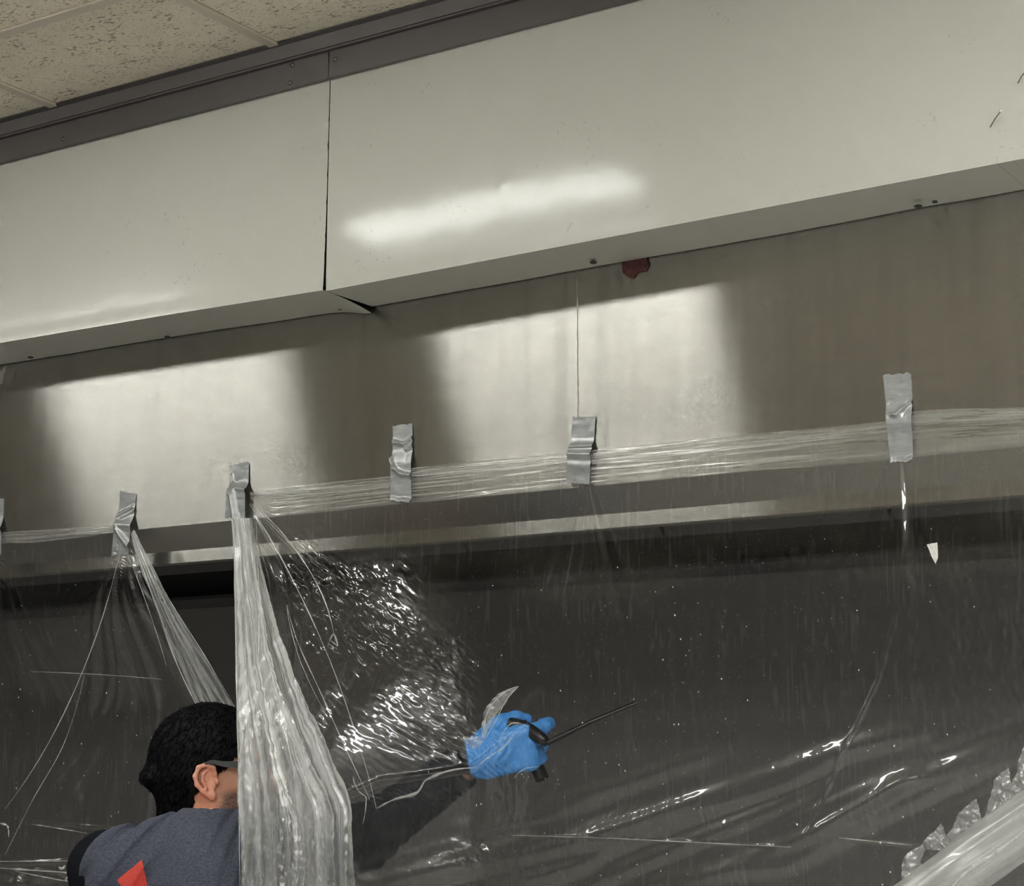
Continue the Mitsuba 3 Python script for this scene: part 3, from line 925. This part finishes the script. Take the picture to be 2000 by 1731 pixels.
def sheet_right(P_only=False):
    s = thing('plastic_sheet', 'clear plastic sheet taped to the hood, right of the person, bunched white on the left', 'plastic sheet', None)
    nu, nv = 1000, 460
    zt = 2.03
    lp = [(483, 992), (486, 1015), (492, 1100), (500, 1200), (510, 1400), (520, 1600), (524, 1731)]
    ys = lambda z: -0.012 - 0.22 * sstep(2.02, 1.58, z)
    left = np.array([at(px, py, ys(at(px, py, -0.05)[2]))[[0, 2]] for px, py in lp])
    left = np.vstack([left, [left[-1, 0] + 0.0, 1.05]])
    top = np.array([at(px, py, -0.007)[[0, 2]] for px, py in ((483, 962), (600, 948), (767, 931), (808, 916), (1112, 886), (1163, 880), (1400, 856), (1725, 826), (1785, 806), (2000, 797))])
    v = np.interp(np.linspace(0, 1, nv), [0, 0.86, 1], [0, 0.72, 1])
    u = np.interp(np.linspace(0, 1, nu), [0, 0.62, 0.9, 1], [0, 0.36, 0.76, 1])
    xr = -0.25
    X = np.zeros((nv, nu)); Z = np.zeros((nv, nu))
    # columns start on the top edge and hang straight down, the first ones follow the bunched edge
    xt = left[0, 0] + (xr - left[0, 0]) * u
    ztop = np.interp(xt, top[:, 0], top[:, 1])
    ztop[0] = left[0, 1]
    Z = ztop[None] + (1.05 - ztop[None]) * v[:, None]
    xl = np.interp(Z[:, 0], left[::-1, 1], left[::-1, 0])
    X = xl[:, None] + (xr - xl[:, None]) * u[None]
    Y = np.full_like(X, -0.007)
    below = sstep(2.03, 1.90, Z)
    pc = at(600, 1600, -0.19)[0], at(960, 1600, -0.02)[0]
    pull = sstep(pc[1], pc[0], X) ** 1.3 * sstep(2.03, 1.58, Z)
    Y -= 0.215 * pull
    q = np.stack([X, Z, 0 * X], -1)
    Y += below * 0.030 * nz(q * [3.0, 2.2, 1], 2, 41)
    # slack rows of fine upright ripples
    ripple = nz(q * [42, 5.5, 1] + 0.6 * nz(q * 3, 2, 4)[..., None], 2, 43)
    Y += below * 0.0022 * ripple
    Y += below * 0.0007 * nz(q * [140, 60, 1], 2, 44)
    # crinkles
    cr = 1.3 * blob(X, Z, 600, 1100, .04, .05) + 1.5 * blob(X, Z, 660, 1190, .07, .06) + 1.1 * blob(X, Z, 740, 1250, .10, .045) + 0.45 * blob(X, Z, 860, 1285, .07, .03)
    cr += 0.28 * blob(X, Z, 780, 1400, .13, .09) + 1.4 * blob(X, Z, 895, 1450, .045, .03) + 0.5 * blob(X, Z, 800, 1550, .10, .025) + 0.7 * blob(X, Z, 950, 1670, .05, .02)
    cr += 1.2 * blob(X, Z, 730, 1590, .03, .03) + 0.25 * blob(X, Z, 790, 1140, .06, .06) + 0.35 * blob(X, Z, 900, 1330, .06, .06)
    ang = 0.9
    qa = np.stack([X * math.cos(ang) + Z * math.sin(ang), -X * math.sin(ang) + Z * math.cos(ang), 0 * X], -1)
    Y += cr * (0.0110 * nz(qa * [64, 26, 1], 2, 51) + 0.0072 * nz(qa * [150, 56, 1], 2, 52))
    # folds running from tape and arm
    Y += fan(X, Z, ANC['t2'], 0.55, 2, 30, 0.65, 0.011, 61)
    Y += fan(X, Z, ANC['t5'], 0.20, -22, 12, 0.45, 0.0012, 63)
    Y += fan(X, Z, ANC['t4'], 0.25, -25, 25, 0.2, 0.002, 65)
    up = [([(1000, 1592), (1230, 1530), (1440, 1455)], 0.0150, 0.0050), ([(1130, 1640), (1450, 1545), (1640, 1470), (1800, 1425)], 0.0165, 0.0109),
          ([(1300, 1610), (1540, 1535), (1660, 1478)], 0.0105, 0.0068), ([(1500, 1640), (1640, 1570), (1740, 1520), (1815, 1490)], 0.0165, 0.0100),
          ([(1560, 1640), (1720, 1560), (1800, 1510)], 0.0120, 0.0084), ([(1380, 1700), (1600, 1630), (1760, 1540), (1930, 1480)], 0.0150, 0.0084), ([(1200, 1731), (1540, 1690), (1740, 1590), (1900, 1520)], 0.0135, 0.0058),
          ([(760, 1731), (950, 1690), (1150, 1640), (1300, 1600)], 0.0165, 0.0084), ([(900, 1620), (1060, 1600), (1180, 1560)], 0.0135, 0.0050), ([(1000, 1725), (1110, 1700), (1200, 1680)], 0.0150, 0.0076), ([(850, 1700), (1000, 1650), (1160, 1595)], 0.0135, 0.0068), ([(740, 1640), (790, 1690), (830, 1740)], 0.0120, 0.0050)]
    Y -= ridges(X, Z, up)
    al = math.radians(21)
    qd = np.stack([(X * math.cos(al) + Z * math.sin(al)) * 3.2, (-X * math.sin(al) + Z * math.cos(al)) * 46, 0 * X], -1)
    pa, pb = at(740, 1640, -0.02), at(1850, 1405, -0.02)
    lower = (pa[2] + (X - pa[0]) * (pb[2] - pa[2]) / (pb[0] - pa[0])) - Z
    zone = sstep(-0.01, 0.07, lower) * sstep(at(720, 1700)[0], at(860, 1700)[0], X)
    Y += 0.0115 * zone * nz(qd, 1, 57)
    sharp = [([(488, 985), (560, 1110), (640, 1280), (700, 1450), (735, 1580)], .0030, .006), ([(490, 985), (580, 1080), (640, 1190), (660, 1260)], .0035, .006),
             ([(560, 1180), (600, 1290), (650, 1420), (720, 1560)], .0028, .006), ([(558, 1185), (575, 1280), (600, 1350)], .0028, .004),
             ([(735, 1578), (800, 1550), (830, 1525), (930, 1500), (985, 1455), (1040, 1418)], .0045, .012),
             ([(1000, 1632), (1250, 1640), (1545, 1655)], .0022, .0022), ([(1640, 1637), (1770, 1650), (1885, 1660)], .0022, .0022), ([(1760, 1190), (1720, 1330), (1640, 1500), (1570, 1650)], .0028, .0035),
             ([(1760, 900), (1764, 1050), (1755, 1190)], .005, .0010)]
    Y -= ridges(X, Z, sharp)
    cap = np.where(Z > ZL - 0.005, -0.0045, 9.0)
    Y = np.minimum(Y, cap)
    add('sheet', grid(np.stack([X, Y, Z], -1)), 'm_film', s, smooth=True)
    return s


RS = sheet_right()


def band(parent, name, top, bot, y, amp, seed, mat, n=(360, 40), kx=4, kz_=150):
    """A folded-over hem between two pixel polylines on the plane y."""
    a, b = smooth_path([at(px, py, y) for px, py in top], n[0]), smooth_path([at(px, py, y) for px, py in bot], n[0])
    v = np.linspace(0, 1, n[1])[:, None, None]
    P = a[None] + (b - a)[None] * v
    q = np.stack([P[..., 0] * kx, (v[..., 0] + 0 * P[..., 0]) * 6 + P[..., 0] * 0.6, 0 * P[..., 0]], -1)
    P[..., 1] += amp * nz(q, 3, seed) * (0.3 + np.abs(v[..., 0] - 0.5)) + amp * 0.35 * nz(q * [1.7, 4, 1], 2, seed + 3)
    P[..., 1] = np.minimum(P[..., 1], -0.0048)
    return add(name, grid(P), mat, parent, smooth=True)


band(RS, 'hem', [(488, 961), (600, 947), (767, 930), (808, 914), (1112, 884), (1163, 879), (1400, 855), (1725, 824), (1785, 804), (2000, 796), (2080, 792)],
     [(490, 975), (540, 1010), (767, 985), (808, 982), (1112, 949), (1163, 946), (1400, 925), (1725, 900), (1785, 893), (2000, 872), (2080, 865)], -0.0062, 0.007, 71, 'm_film_hem')
band(RS, 'hem', [(488, 963), (600, 954), (767, 940), (808, 922), (1112, 893), (1163, 886), (1400, 863), (1725, 832), (1785, 812), (2000, 803), (2080, 800)],
     [(490, 968), (600, 966), (767, 952), (808, 936), (1112, 906), (1163, 903), (1400, 882), (1725, 846), (1785, 828), (2000, 818), (2080, 812)], -0.0072, 0.003, 75, 'm_film_hem')


# the bunched left edge: a pleated curtain in front of the face and shoulder
def pleats(parent, name, left, right, yfun, n_pleats, depth, seed, mat, nu=260, nv=460, crink=1.0, tfac=1.7):
    l, r = smooth_path(left, nv), smooth_path(right, nv)
    s = np.linspace(0, 1, nu)
    t = np.linspace(0, 1, nv)[:, None]
    ph = n_pleats * s[None] + 1.2 * nz(np.stack([s[None] * 3 + 0 * t, t * 3 + 0 * s[None], 0 * t * s[None]], -1), 2, seed)
    tri = np.abs(((ph * 2) % 2) - 1) - 0.5
    sx = s[None] + (0.35 / n_pleats) * np.sin(2 * np.pi * ph * 1.0 + 2) * 1.0
    px = l[:, None, 0] + (r - l)[:, None, 0] * np.clip(sx, -0.02, 1.02)
    py = l[:, None, 1] + (r - l)[:, None, 1] * np.clip(sx, -0.02, 1.02)
    P = np.zeros((nv, nu, 3))
    yy = yfun(t, s[None])
    for i in range(nv):
        for_d = R @ np.array([px[i] - W / 2, -(py[i] - H / 2), np.full(nu, F)])
        k = (yy[i] - CAM[1]) / for_d[1]
        P[i] = CAM + (for_d * k).T
    tg = np.minimum(t * tfac, 1.0)
    grow = depth * (0.25 + 0.75 * tg)
    P[..., 1] -= grow * tri
    q = P * [95, 0, 16]
    P[..., 1] += crink * (0.25 + tg) * (0.012 * nz(q * 0.55, 2, seed + 2) + 0.004 * nz(P * [120, 0, 75], 2, seed + 4))
    P[..., 0] += crink * tg * 0.003 * nz(q * 0.9, 2, seed + 6)
    uv = np.stack([np.tile(s[None], (nv, 1)), np.tile(t, (1, nu))], -1).reshape(-1, 2)
    return add(name, grid(P), mat, parent, smooth=True, uv=uv)


pleats(RS, 'gathered_edge', [(451, 1012), (455, 1060), (459, 1200), (464, 1400), (467, 1600), (470, 1900), (470, 2250)], [(490, 1012), (500, 1060), (530, 1180), (575, 1320), (640, 1470), (688, 1600), (690, 1900), (690, 2250)],
       lambda t, s: -0.022 - 0.250 * sstep(0.02, 0.38, t) + 0.015 * s, 7, 0.020, 81, 'm_film_folds')
pleats(RS, 'gathered_edge', [(453, 1013), (456, 1060), (461, 1200), (466, 1400), (469, 1600), (472, 1900), (472, 2250)], [(482, 1013), (492, 1060), (510, 1180), (540, 1330), (600, 1480), (650, 1620), (650, 1900), (650, 2250)],
       lambda t, s: -0.032 - 0.260 * sstep(0.02, 0.38, t) + 0.010 * s, 4, 0.016, 91, 'm_film_folds', crink=1.3)


def crease(parent, pts, w, y, seed=0, mat='m_film_white', name='fold_crease', depth=0.4):
    """A doubled-over fold: a narrow flattened tube of film along a polyline, its glint put into the white colour."""
    p = smooth_path([at(px, py, y if np.isscalar(y) else y[i]) for i, (px, py) in enumerate(pts)], 60)
    t = np.linspace(0, 1, 60)
    r = w * (0.35 + 0.9 * meshkit.noise(np.stack([t * 14, 0 * t, 0 * t], -1), seed)) * np.sqrt(np.sin(np.pi * np.clip(t, 0.01, 0.99)))
    m = tube(p, np.maximum(r, 0.0003), 6)
    return add(name, m, mat, parent, smooth=True)


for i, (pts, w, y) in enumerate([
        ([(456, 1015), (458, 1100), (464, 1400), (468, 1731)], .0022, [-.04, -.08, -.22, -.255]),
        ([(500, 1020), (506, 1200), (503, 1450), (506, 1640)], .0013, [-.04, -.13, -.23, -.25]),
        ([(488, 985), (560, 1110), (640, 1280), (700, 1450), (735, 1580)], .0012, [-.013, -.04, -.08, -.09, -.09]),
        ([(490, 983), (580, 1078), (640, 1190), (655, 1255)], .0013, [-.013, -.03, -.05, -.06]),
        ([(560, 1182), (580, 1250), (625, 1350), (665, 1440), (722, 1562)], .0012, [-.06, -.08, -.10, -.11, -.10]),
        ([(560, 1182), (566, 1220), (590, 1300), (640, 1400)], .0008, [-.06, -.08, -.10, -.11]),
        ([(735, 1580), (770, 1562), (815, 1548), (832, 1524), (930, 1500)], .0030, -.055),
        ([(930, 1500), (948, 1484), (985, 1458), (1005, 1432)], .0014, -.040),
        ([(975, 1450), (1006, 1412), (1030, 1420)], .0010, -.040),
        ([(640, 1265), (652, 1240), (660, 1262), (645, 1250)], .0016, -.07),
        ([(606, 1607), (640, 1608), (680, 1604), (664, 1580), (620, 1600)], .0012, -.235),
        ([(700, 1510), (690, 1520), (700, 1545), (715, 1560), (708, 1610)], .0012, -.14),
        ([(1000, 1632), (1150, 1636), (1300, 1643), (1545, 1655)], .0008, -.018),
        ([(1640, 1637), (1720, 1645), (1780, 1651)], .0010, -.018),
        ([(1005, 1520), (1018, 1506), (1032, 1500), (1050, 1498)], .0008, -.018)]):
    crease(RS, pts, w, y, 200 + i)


def leaf(parent, pts, width, y, seed, mat='m_film_roll', name='loose_flap'):
    """A loose pointed flap: a curved, creased strip along a pixel polyline, with given half widths in metres."""
    n = 50
    p = smooth_path([at(a, b, y) for a, b in pts], n)
    w = np.interp(np.linspace(0, 1, n), np.linspace(0, 1, len(width)), width)
    t = np.gradient(p, axis=0); t /= np.linalg.norm(t, axis=1, keepdims=True)
    side = np.cross(t, fwd); side /= np.linalg.norm(side, axis=1, keepdims=True)
    s = np.linspace(-1, 1, 17)
    P = p[:, None] + side[:, None] * (w[:, None] * s[None])[..., None]
    P[..., 1] += -0.45 * w[:, None] * (1 - s[None] ** 2) + 0.010 * nz(P * 90, 2, seed)
    return add(name, grid(P), mat, parent, smooth=True)


leaf(RS, [(944, 1442), (955, 1400), (975, 1370), (1013, 1341)], [.004, .011, .010, .0008], -0.05, 3)
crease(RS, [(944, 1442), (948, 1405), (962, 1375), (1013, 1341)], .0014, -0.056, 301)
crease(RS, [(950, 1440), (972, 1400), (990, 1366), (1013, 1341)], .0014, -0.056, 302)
leaf(RS, [(905, 1440), (925, 1450), (940, 1442)], [.003, .012, .006], -0.045, 8)
leaf(RS, [(1796, 1731), (1782, 1690), (1806, 1655)], [.02, .016, .004], -0.05, 4)
# crumpled fold and rolled edge at the lower right
pk = [(1800, 1652), (1835, 1608), (1850, 1640), (1872, 1590), (1905, 1560), (1915, 1610), (1945, 1525), (1968, 1500), (1975, 1530), (2000, 1455), (2030, 1430)]
lo = [(1815, 1660), (1850, 1662), (1870, 1655), (1890, 1645), (1910, 1630), (1930, 1612), (1955, 1590), (1970, 1575), (1985, 1560), (2010, 1540), (2040, 1515)]
a, b = np.array([at(*p, -0.04) for p in pk]), np.array([at(*p, -0.03) for p in lo])
n = 200
ti = np.linspace(0, 1, n)
a = np.stack([np.interp(ti, np.linspace(0, 1, len(a)), a[:, k]) for k in range(3)], 1)
b = np.stack([np.interp(ti, np.linspace(0, 1, len(b)), b[:, k]) for k in range(3)], 1)
v = np.linspace(0, 1, 40)[:, None, None]
P = a[None] + (b - a)[None] * v
P[..., 1] += 0.030 * nz(P * [60, 0, 30], 3, 15) + 0.012 * nz(P * [160, 0, 100], 2, 16)
add('crumpled_fold', grid(P), 'm_film_roll', RS, smooth=True)
path = smooth_path([at(1450, 2080, -0.09), at(1760, 1790, -0.09), at(1850, 1722, -0.09), at(1930, 1665, -0.08), at(2010, 1610, -0.07), at(2120, 1540, -0.06), at(2700, 1180, -0.05)], 320)
g = np.linspace(0, 2 * np.pi, 48)
tt = np.gradient(path, axis=0); tt /= np.linalg.norm(tt, axis=1, keepdims=True)
sd = np.cross(tt, [0, -1, 0]); sd /= np.linalg.norm(sd, axis=1, keepdims=True)
ot = np.cross(tt, sd)
zz = np.zeros((320, 1))
rr = 0.040 + 0.010 * nz(np.stack([np.cos(g)[None] * 2.2 + 0 * zz, np.sin(g)[None] * 2.2 + 0 * zz, np.linspace(0, 4, 320)[:, None] + 0 * g[None]], -1), 3, 5)
rr += 0.012 * nz(np.stack([np.cos(g)[None] * 6 + 0 * zz, np.sin(g)[None] * 6 + 0 * zz, np.linspace(0, 8, 320)[:, None] + 0 * g[None]], -1), 2, 6)
P = path[:, None] + rr[..., None] * (np.cos(g)[None, :, None] * sd[:, None] + np.sin(g)[None, :, None] * ot[:, None])
add('rolled_edge', grid(P), 'm_film_roll', RS, smooth=True)
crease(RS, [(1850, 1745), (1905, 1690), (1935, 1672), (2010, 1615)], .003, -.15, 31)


# left sheet
def sheet_left():
    s = thing('plastic_sheet', 'clear plastic sheet left of the person, pulled to a point at a leaning tape strip', 'plastic sheet')
    ydep = lambda z: 0.13 * sstep(2.0, 1.72, z)
    rp = [(262, 1030), (268, 1050), (300, 1120), (345, 1200), (390, 1275), (430, 1335), (462, 1390), (500, 1460), (540, 1560), (560, 1731)]
    right = []
    for px, py in rp:
        y = -0.012
        for _ in range(4):
            y = -0.012 + ydep(at(px, py, y)[2])
        right.append(at(px, py, y)[[0, 2]])
    right = np.array(right + [[right[-1][0], 1.05]])
    top = line_xz([(-700, 1092), (-4, 1042), (8, 1041), (120, 1035), (225, 1029), (262, 1030)], -0.008)
    nu, nv = 420, 330
    u, v = np.linspace(0, 1, nu), np.linspace(0, 1, nv)
    xl = -4.6
    xt = xl + (right[0, 0] - xl) * u
    zt = np.interp(xt, top[:, 0], top[:, 1])
    Z = zt[None] + (1.05 - zt[None]) * v[:, None]
    xr = np.interp(Z[:, -1], right[::-1, 1], right[::-1, 0])
    w = u[None] ** 1.0
    X = xl + (xr[:, None] - xl) * w
    Y = np.full_like(X, -0.008)
    Y += ydep(Z) * sstep(-3.5, -2.7, X)
    below = sstep(2.03, 1.92, Z)
    q = np.stack([X, Z, 0 * X], -1)
    Y += below * 0.030 * nz(q * [2.6, 2.0, 1], 2, 141)
    Y += below * 0.0015 * nz(q * [42, 5.5, 1], 2, 143) + below * 0.0006 * nz(q * [140, 50, 1], 2, 144)
    Y += fan(X, Z, ANC['t1'], 0.28, -32, 36, 0.7, 0.009, 161)
    Y += fan(X, Z, ANC['t0'], 0.25, -30, 25, 0.6, 0.006, 163)
    Y -= ridges(X, Z, [([(238, 1050), (205, 1180), (160, 1320), (80, 1480), (0, 1600)], .004, .006), ([(240, 1050), (222, 1180), (165, 1345), (110, 1480), (20, 1660)], .004, .005),
                       ([(262, 1080), (300, 1200), (340, 1320), (370, 1400)], .004, .006), ([(270, 1070), (320, 1180), (350, 1280), (385, 1390)], .004, .007),
                       ([(0, 1310), (160, 1316), (315, 1327)], .0022, .002), ([(-40, 1605), (70, 1612), (200, 1628), (330, 1640)], .0024, .003), ([(-40, 1690), (165, 1682)], .004, .006)])
    low = sstep(at(80, 1690)[2] + 0.01, at(80, 1700)[2] - 0.02, Z)
    Y += low * (0.020 * nz(q * [26, 40, 1], 3, 171))
    Y = np.where(Z > ZL - 0.005, np.minimum(Y, -0.0045), Y)
    add('sheet', grid(np.stack([X, Y, Z], -1)), 'm_film', s, smooth=True)
    return s


LS = sheet_left()
band(LS, 'hem', [(-300, 1062), (-4, 1041), (8, 1040), (120, 1033), (200, 1027), (240, 1028)], [(-300, 1085), (-4, 1063), (8, 1062), (80, 1059), (160, 1050), (240, 1040)], -0.0066, 0.007, 77, 'm_film_hem', n=(160, 26), kz_=90)
pleats(LS, 'gathered_edge', [(256, 1042), (270, 1090), (300, 1180), (345, 1290), (380, 1380), (420, 1470)], [(262, 1034), (292, 1095), (345, 1195), (412, 1302), (466, 1392), (520, 1480)],
       lambda t, s: -0.016 + 0.120 * sstep(0.1, 0.9, t) + 0 * s, 4, 0.012, 95, 'm_film_folds', nu=140, nv=160, crink=0.6, tfac=1.0)
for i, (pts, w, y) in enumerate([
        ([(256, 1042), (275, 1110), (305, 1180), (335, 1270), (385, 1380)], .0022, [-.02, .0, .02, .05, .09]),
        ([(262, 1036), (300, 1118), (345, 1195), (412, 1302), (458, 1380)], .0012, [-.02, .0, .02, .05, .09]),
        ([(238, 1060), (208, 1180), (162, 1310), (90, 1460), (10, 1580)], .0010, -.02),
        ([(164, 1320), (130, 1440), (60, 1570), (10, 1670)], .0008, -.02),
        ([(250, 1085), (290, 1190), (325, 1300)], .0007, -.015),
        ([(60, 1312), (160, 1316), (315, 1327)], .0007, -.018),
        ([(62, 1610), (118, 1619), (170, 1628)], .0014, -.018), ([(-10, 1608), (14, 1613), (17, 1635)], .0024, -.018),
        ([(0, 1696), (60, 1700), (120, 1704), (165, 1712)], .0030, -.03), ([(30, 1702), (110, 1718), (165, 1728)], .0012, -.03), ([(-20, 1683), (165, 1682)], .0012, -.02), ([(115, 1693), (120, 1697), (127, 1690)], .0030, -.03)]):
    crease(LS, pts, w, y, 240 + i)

# spray droplets on both sheets
def droplets(parent, n, x0, x1, z0, z1, y, seed):
    r = np.random.default_rng(seed)
    base = trimesh.creation.icosphere(0, 1.0)
    ms = []
    for _ in range(n):
        m = base.copy()
        s = 0.0005 + 0.0009 * r.random() ** 3
        m.apply_scale([s, s * 0.5, s * r.uniform(1, 1.6)])
        m.apply_translation([r.uniform(x0, x1), y, r.uniform(z0, z1)])
        ms.append(m)
    k = add('droplets', trimesh.util.concatenate(ms), 'm_droplet', parent)
    labels[k] = dict(kind='stuff')


droplets(RS, 200, -1.95, -0.9, 1.42, 1.98, -0.022, 5)
droplets(LS, 110, -3.3, -2.6, 1.50, 2.0, -0.016, 6)


# ------------------------------------------------------------------ tape strips
def tape(top_l, top_r, bot_l, bot_r, label, folds, y0=-0.0015, y1=-0.0085, seed=0, jag=0.0015, curl=0.0):
    k = thing('tape_strip', label, 'tape')
    nu, nv = 40, 110
    s, t = np.linspace(0, 1, nu), np.linspace(0, 1, nv)
    A, B, C_, D_ = (at(*p, 0.0) for p in (top_l, top_r, bot_l, bot_r))
    tj = jag * nz(np.stack([s * 7, 0 * s, 0 * s], -1), 2, seed)
    bj = jag * nz(np.stack([s * 7, 0 * s + 3, 0 * s], -1), 2, seed + 1)
    P = (1 - t)[:, None, None] * ((1 - s)[None, :, None] * A + s[None, :, None] * B) + t[:, None, None] * ((1 - s)[None, :, None] * C_ + s[None, :, None] * D_)
    P[..., 2] += (1 - t)[:, None] * tj[None] + t[:, None] * bj[None]
    Lt = np.linalg.norm(C_ - A); Wt = np.linalg.norm(B - A)
    Y = y0 + (y1 - y0) * sstep(0.30, 0.52, t)[:, None] + 0 * s[None]
    for (s0, t0), (s1, t1), w, amp in folds:
        a, b = np.array([s0 * Wt, t0 * Lt]), np.array([s1 * Wt, t1 * Lt])
        q = np.stack([s[None] * Wt + 0 * t[:, None], t[:, None] * Lt + 0 * s[None]], -1)
        d, h = seg_d(q[..., 0], q[..., 1], a, b)
        Y -= amp * np.exp(-(d / w) ** 2)
    Y -= curl * sstep(0.93, 1.0, t)[:, None] * (0.4 + s[None])
    Y += 0.0012 * nz(np.stack([s[None] * 3 + 0 * t[:, None], t[:, None] * 9 + 0 * s[None], 0 * s[None] * t[:, None]], -1), 2, seed + 2)
    P[..., 1] = np.minimum(Y, -0.0012)
    add('strip', shell(P, np.array([0, 1, 0.0]), 0.0003), 'm_tape', k, smooth=35)
    return k


tape((-34, 976), (8, 974), (-34, 1090), (8, 1084), 'grey duct tape strip cut by the left edge of the picture', [((0, .45), (1, .55), .006, .004)], seed=1)
tape((236, 960), (267, 965), (224, 1087), (257, 1085), 'grey duct tape strip leaning right, pinning the point of the left plastic sheet', [((.0, .38), (.9, .22), .004, .004), ((.3, .40), (1, .27), .003, .003), ((.0, .52), (.9, .53), .007, .004), ((.2, .60), (.95, .85), .006, .007)], seed=2, y1=-0.0095)
t2k = tape((452, 908), (487, 904), (448, 1012), (486, 1016), 'crumpled grey duct tape strip at the top of the bunched white plastic', [((.05, .2), (.3, .55), .004, .006), ((.3, .5), (.55, 1.0), .006, .011), ((.45, .45), (1, .48), .004, .004)], seed=3, y1=-0.012, jag=0.006)
tape((768, 832), (806, 828), (768, 978), (809, 984), 'creased grey duct tape strip, first to the right of the bunched white plastic', [((0, .20), (.5, .25), .003, .004), ((0, .235), (.5, .255), .002, .003), ((.55, .25), (1, .18), .003, .004), ((.7, .32), (1, .27), .004, .004), ((0, .45), (.2, .58), .004, .006), ((.2, .58), (.55, .65), .004, .006), ((.55, .65), (1, .66), .004, .006)], seed=4, curl=0.006, jag=0.003)
tape((1119, 815), (1164, 814), (1111, 945), (1156, 947), 'smooth grey duct tape strip below the vertical weld seam of the hood', [((0, .45), (1, .43), .003, .003), ((0, .57), (1, .57), .006, .006), ((0, .72), (1, .74), .01, .002)], seed=5)
t5k = tape((1725, 732), (1780, 729), (1743, 906), (1788, 902), 'longest grey duct tape strip, rightmost, with two short creases', [((.30, .47), (.7, .38), .0025, .005), ((.42, .48), (1.0, .32), .0025, .005), ((.2, .47), (.55, .47), .004, .003), ((0, .56), (1, .57), .01, .002)], seed=6, jag=0.006, curl=0.004)

# ------------------------------------------------------------------ small things
k = thing('torn_label', 'torn dark red label hanging under the right closure panel', 'label')
def flat(pts, y, t, name, mat, parent, bulge=0.0, seed=0):
    p2 = shapely.Polygon(line_xz(pts, y))
    v, f = trimesh.creation.triangulate_polygon(p2, engine='earcut')
    m = trimesh.Trimesh(np.c_[v, 0 * v[:, :1]], f, process=False)
    while m.edges_unique_length.max() > 0.006:
        m = m.subdivide()
    v = np.asarray(m.vertices)
    yy = y - bulge * meshkit.fbm(np.c_[v[:, :2] * 60, 0 * v[:, :1]], 2, seed)
    P = np.c_[v[:, 0], yy, v[:, 1]]
    n = len(P)
    e = m.edges_sorted.reshape(-1, 2)
    uniq, cnt = np.unique(e, axis=0, return_counts=True)
    be = uniq[cnt == 1]
    side = np.vstack([np.c_[be[:, 0], be[:, 1], be[:, 1] + n], np.c_[be[:, 0], be[:, 1] + n, be[:, 0] + n]])
    return add(name, trimesh.Trimesh(np.vstack([P, P + [0, t, 0]]), np.vstack([m.faces, m.faces[:, ::-1] + n, side]), process=False), mat, parent)


flat([(1220, 511), (1240, 507), (1258, 503), (1264, 502), (1264, 515), (1260, 523), (1246, 527), (1230, 524), (1222, 518)], -0.0025, 0.0006, 'red_piece', 'm_red_label', k, 0.002, 1)
flat([(1215, 512), (1224, 520), (1246, 527), (1263, 522), (1266, 508), (1268, 519), (1262, 529), (1248, 531), (1241, 538), (1238, 544), (1226, 541), (1217, 533)], -0.0016, 0.0005, 'adhesive_rest', 'm_red_label', k, 0.003, 2)
k = thing('torn_scrap', 'torn strip of clear tape hanging at the far left under the closure panel', 'scrap')
flat([(-10, 722), (5, 725), (13, 716), (12, 725), (8, 733), (7, 742), (5, 750), (-2, 752), (-10, 745)], -0.010, 0.0005, 'scrap', 'm_clear_scrap', k, 0.006, 5)
for i, (a, b, lab) in enumerate([((1934, 248), (1955, 217), 'thin bent wire end with a pale ball for the glint at its end on the white panel, the lower one'), ((1988, 162), (2004, 138), 'thin dark wire end on the white panel at the right edge of the picture')]):
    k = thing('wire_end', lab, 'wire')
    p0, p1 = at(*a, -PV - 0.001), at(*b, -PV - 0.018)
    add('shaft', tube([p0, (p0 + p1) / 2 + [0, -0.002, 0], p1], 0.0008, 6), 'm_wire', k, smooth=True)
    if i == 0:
        tip = trimesh.creation.icosphere(1, 0.0024)  # pale ball stands in for the glint on the wire
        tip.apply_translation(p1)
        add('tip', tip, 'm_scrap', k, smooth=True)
flat([(1811, 1064), (1831, 1060), (1834, 1090), (1829, 1102), (1820, 1086)], -0.004, 0.0006, 'stuck_scrap', 'm_scrap', RS, 0.004, 9)
# pry marks and dents under the left panel near the seam
k = thing('metal_clip', 'small dark clip beside the screw on the underside of the right closure panel', 'clip')
d = ray(1826, 395); p = CAM + d * ((2.497 - CAM[2]) / d[2])
add('clip', box(p[0] - 0.004, p[0] + 0.004, p[1] - 0.003, p[1] + 0.003, 2.4955, 2.4985, 0.001), 'm_screw', k)
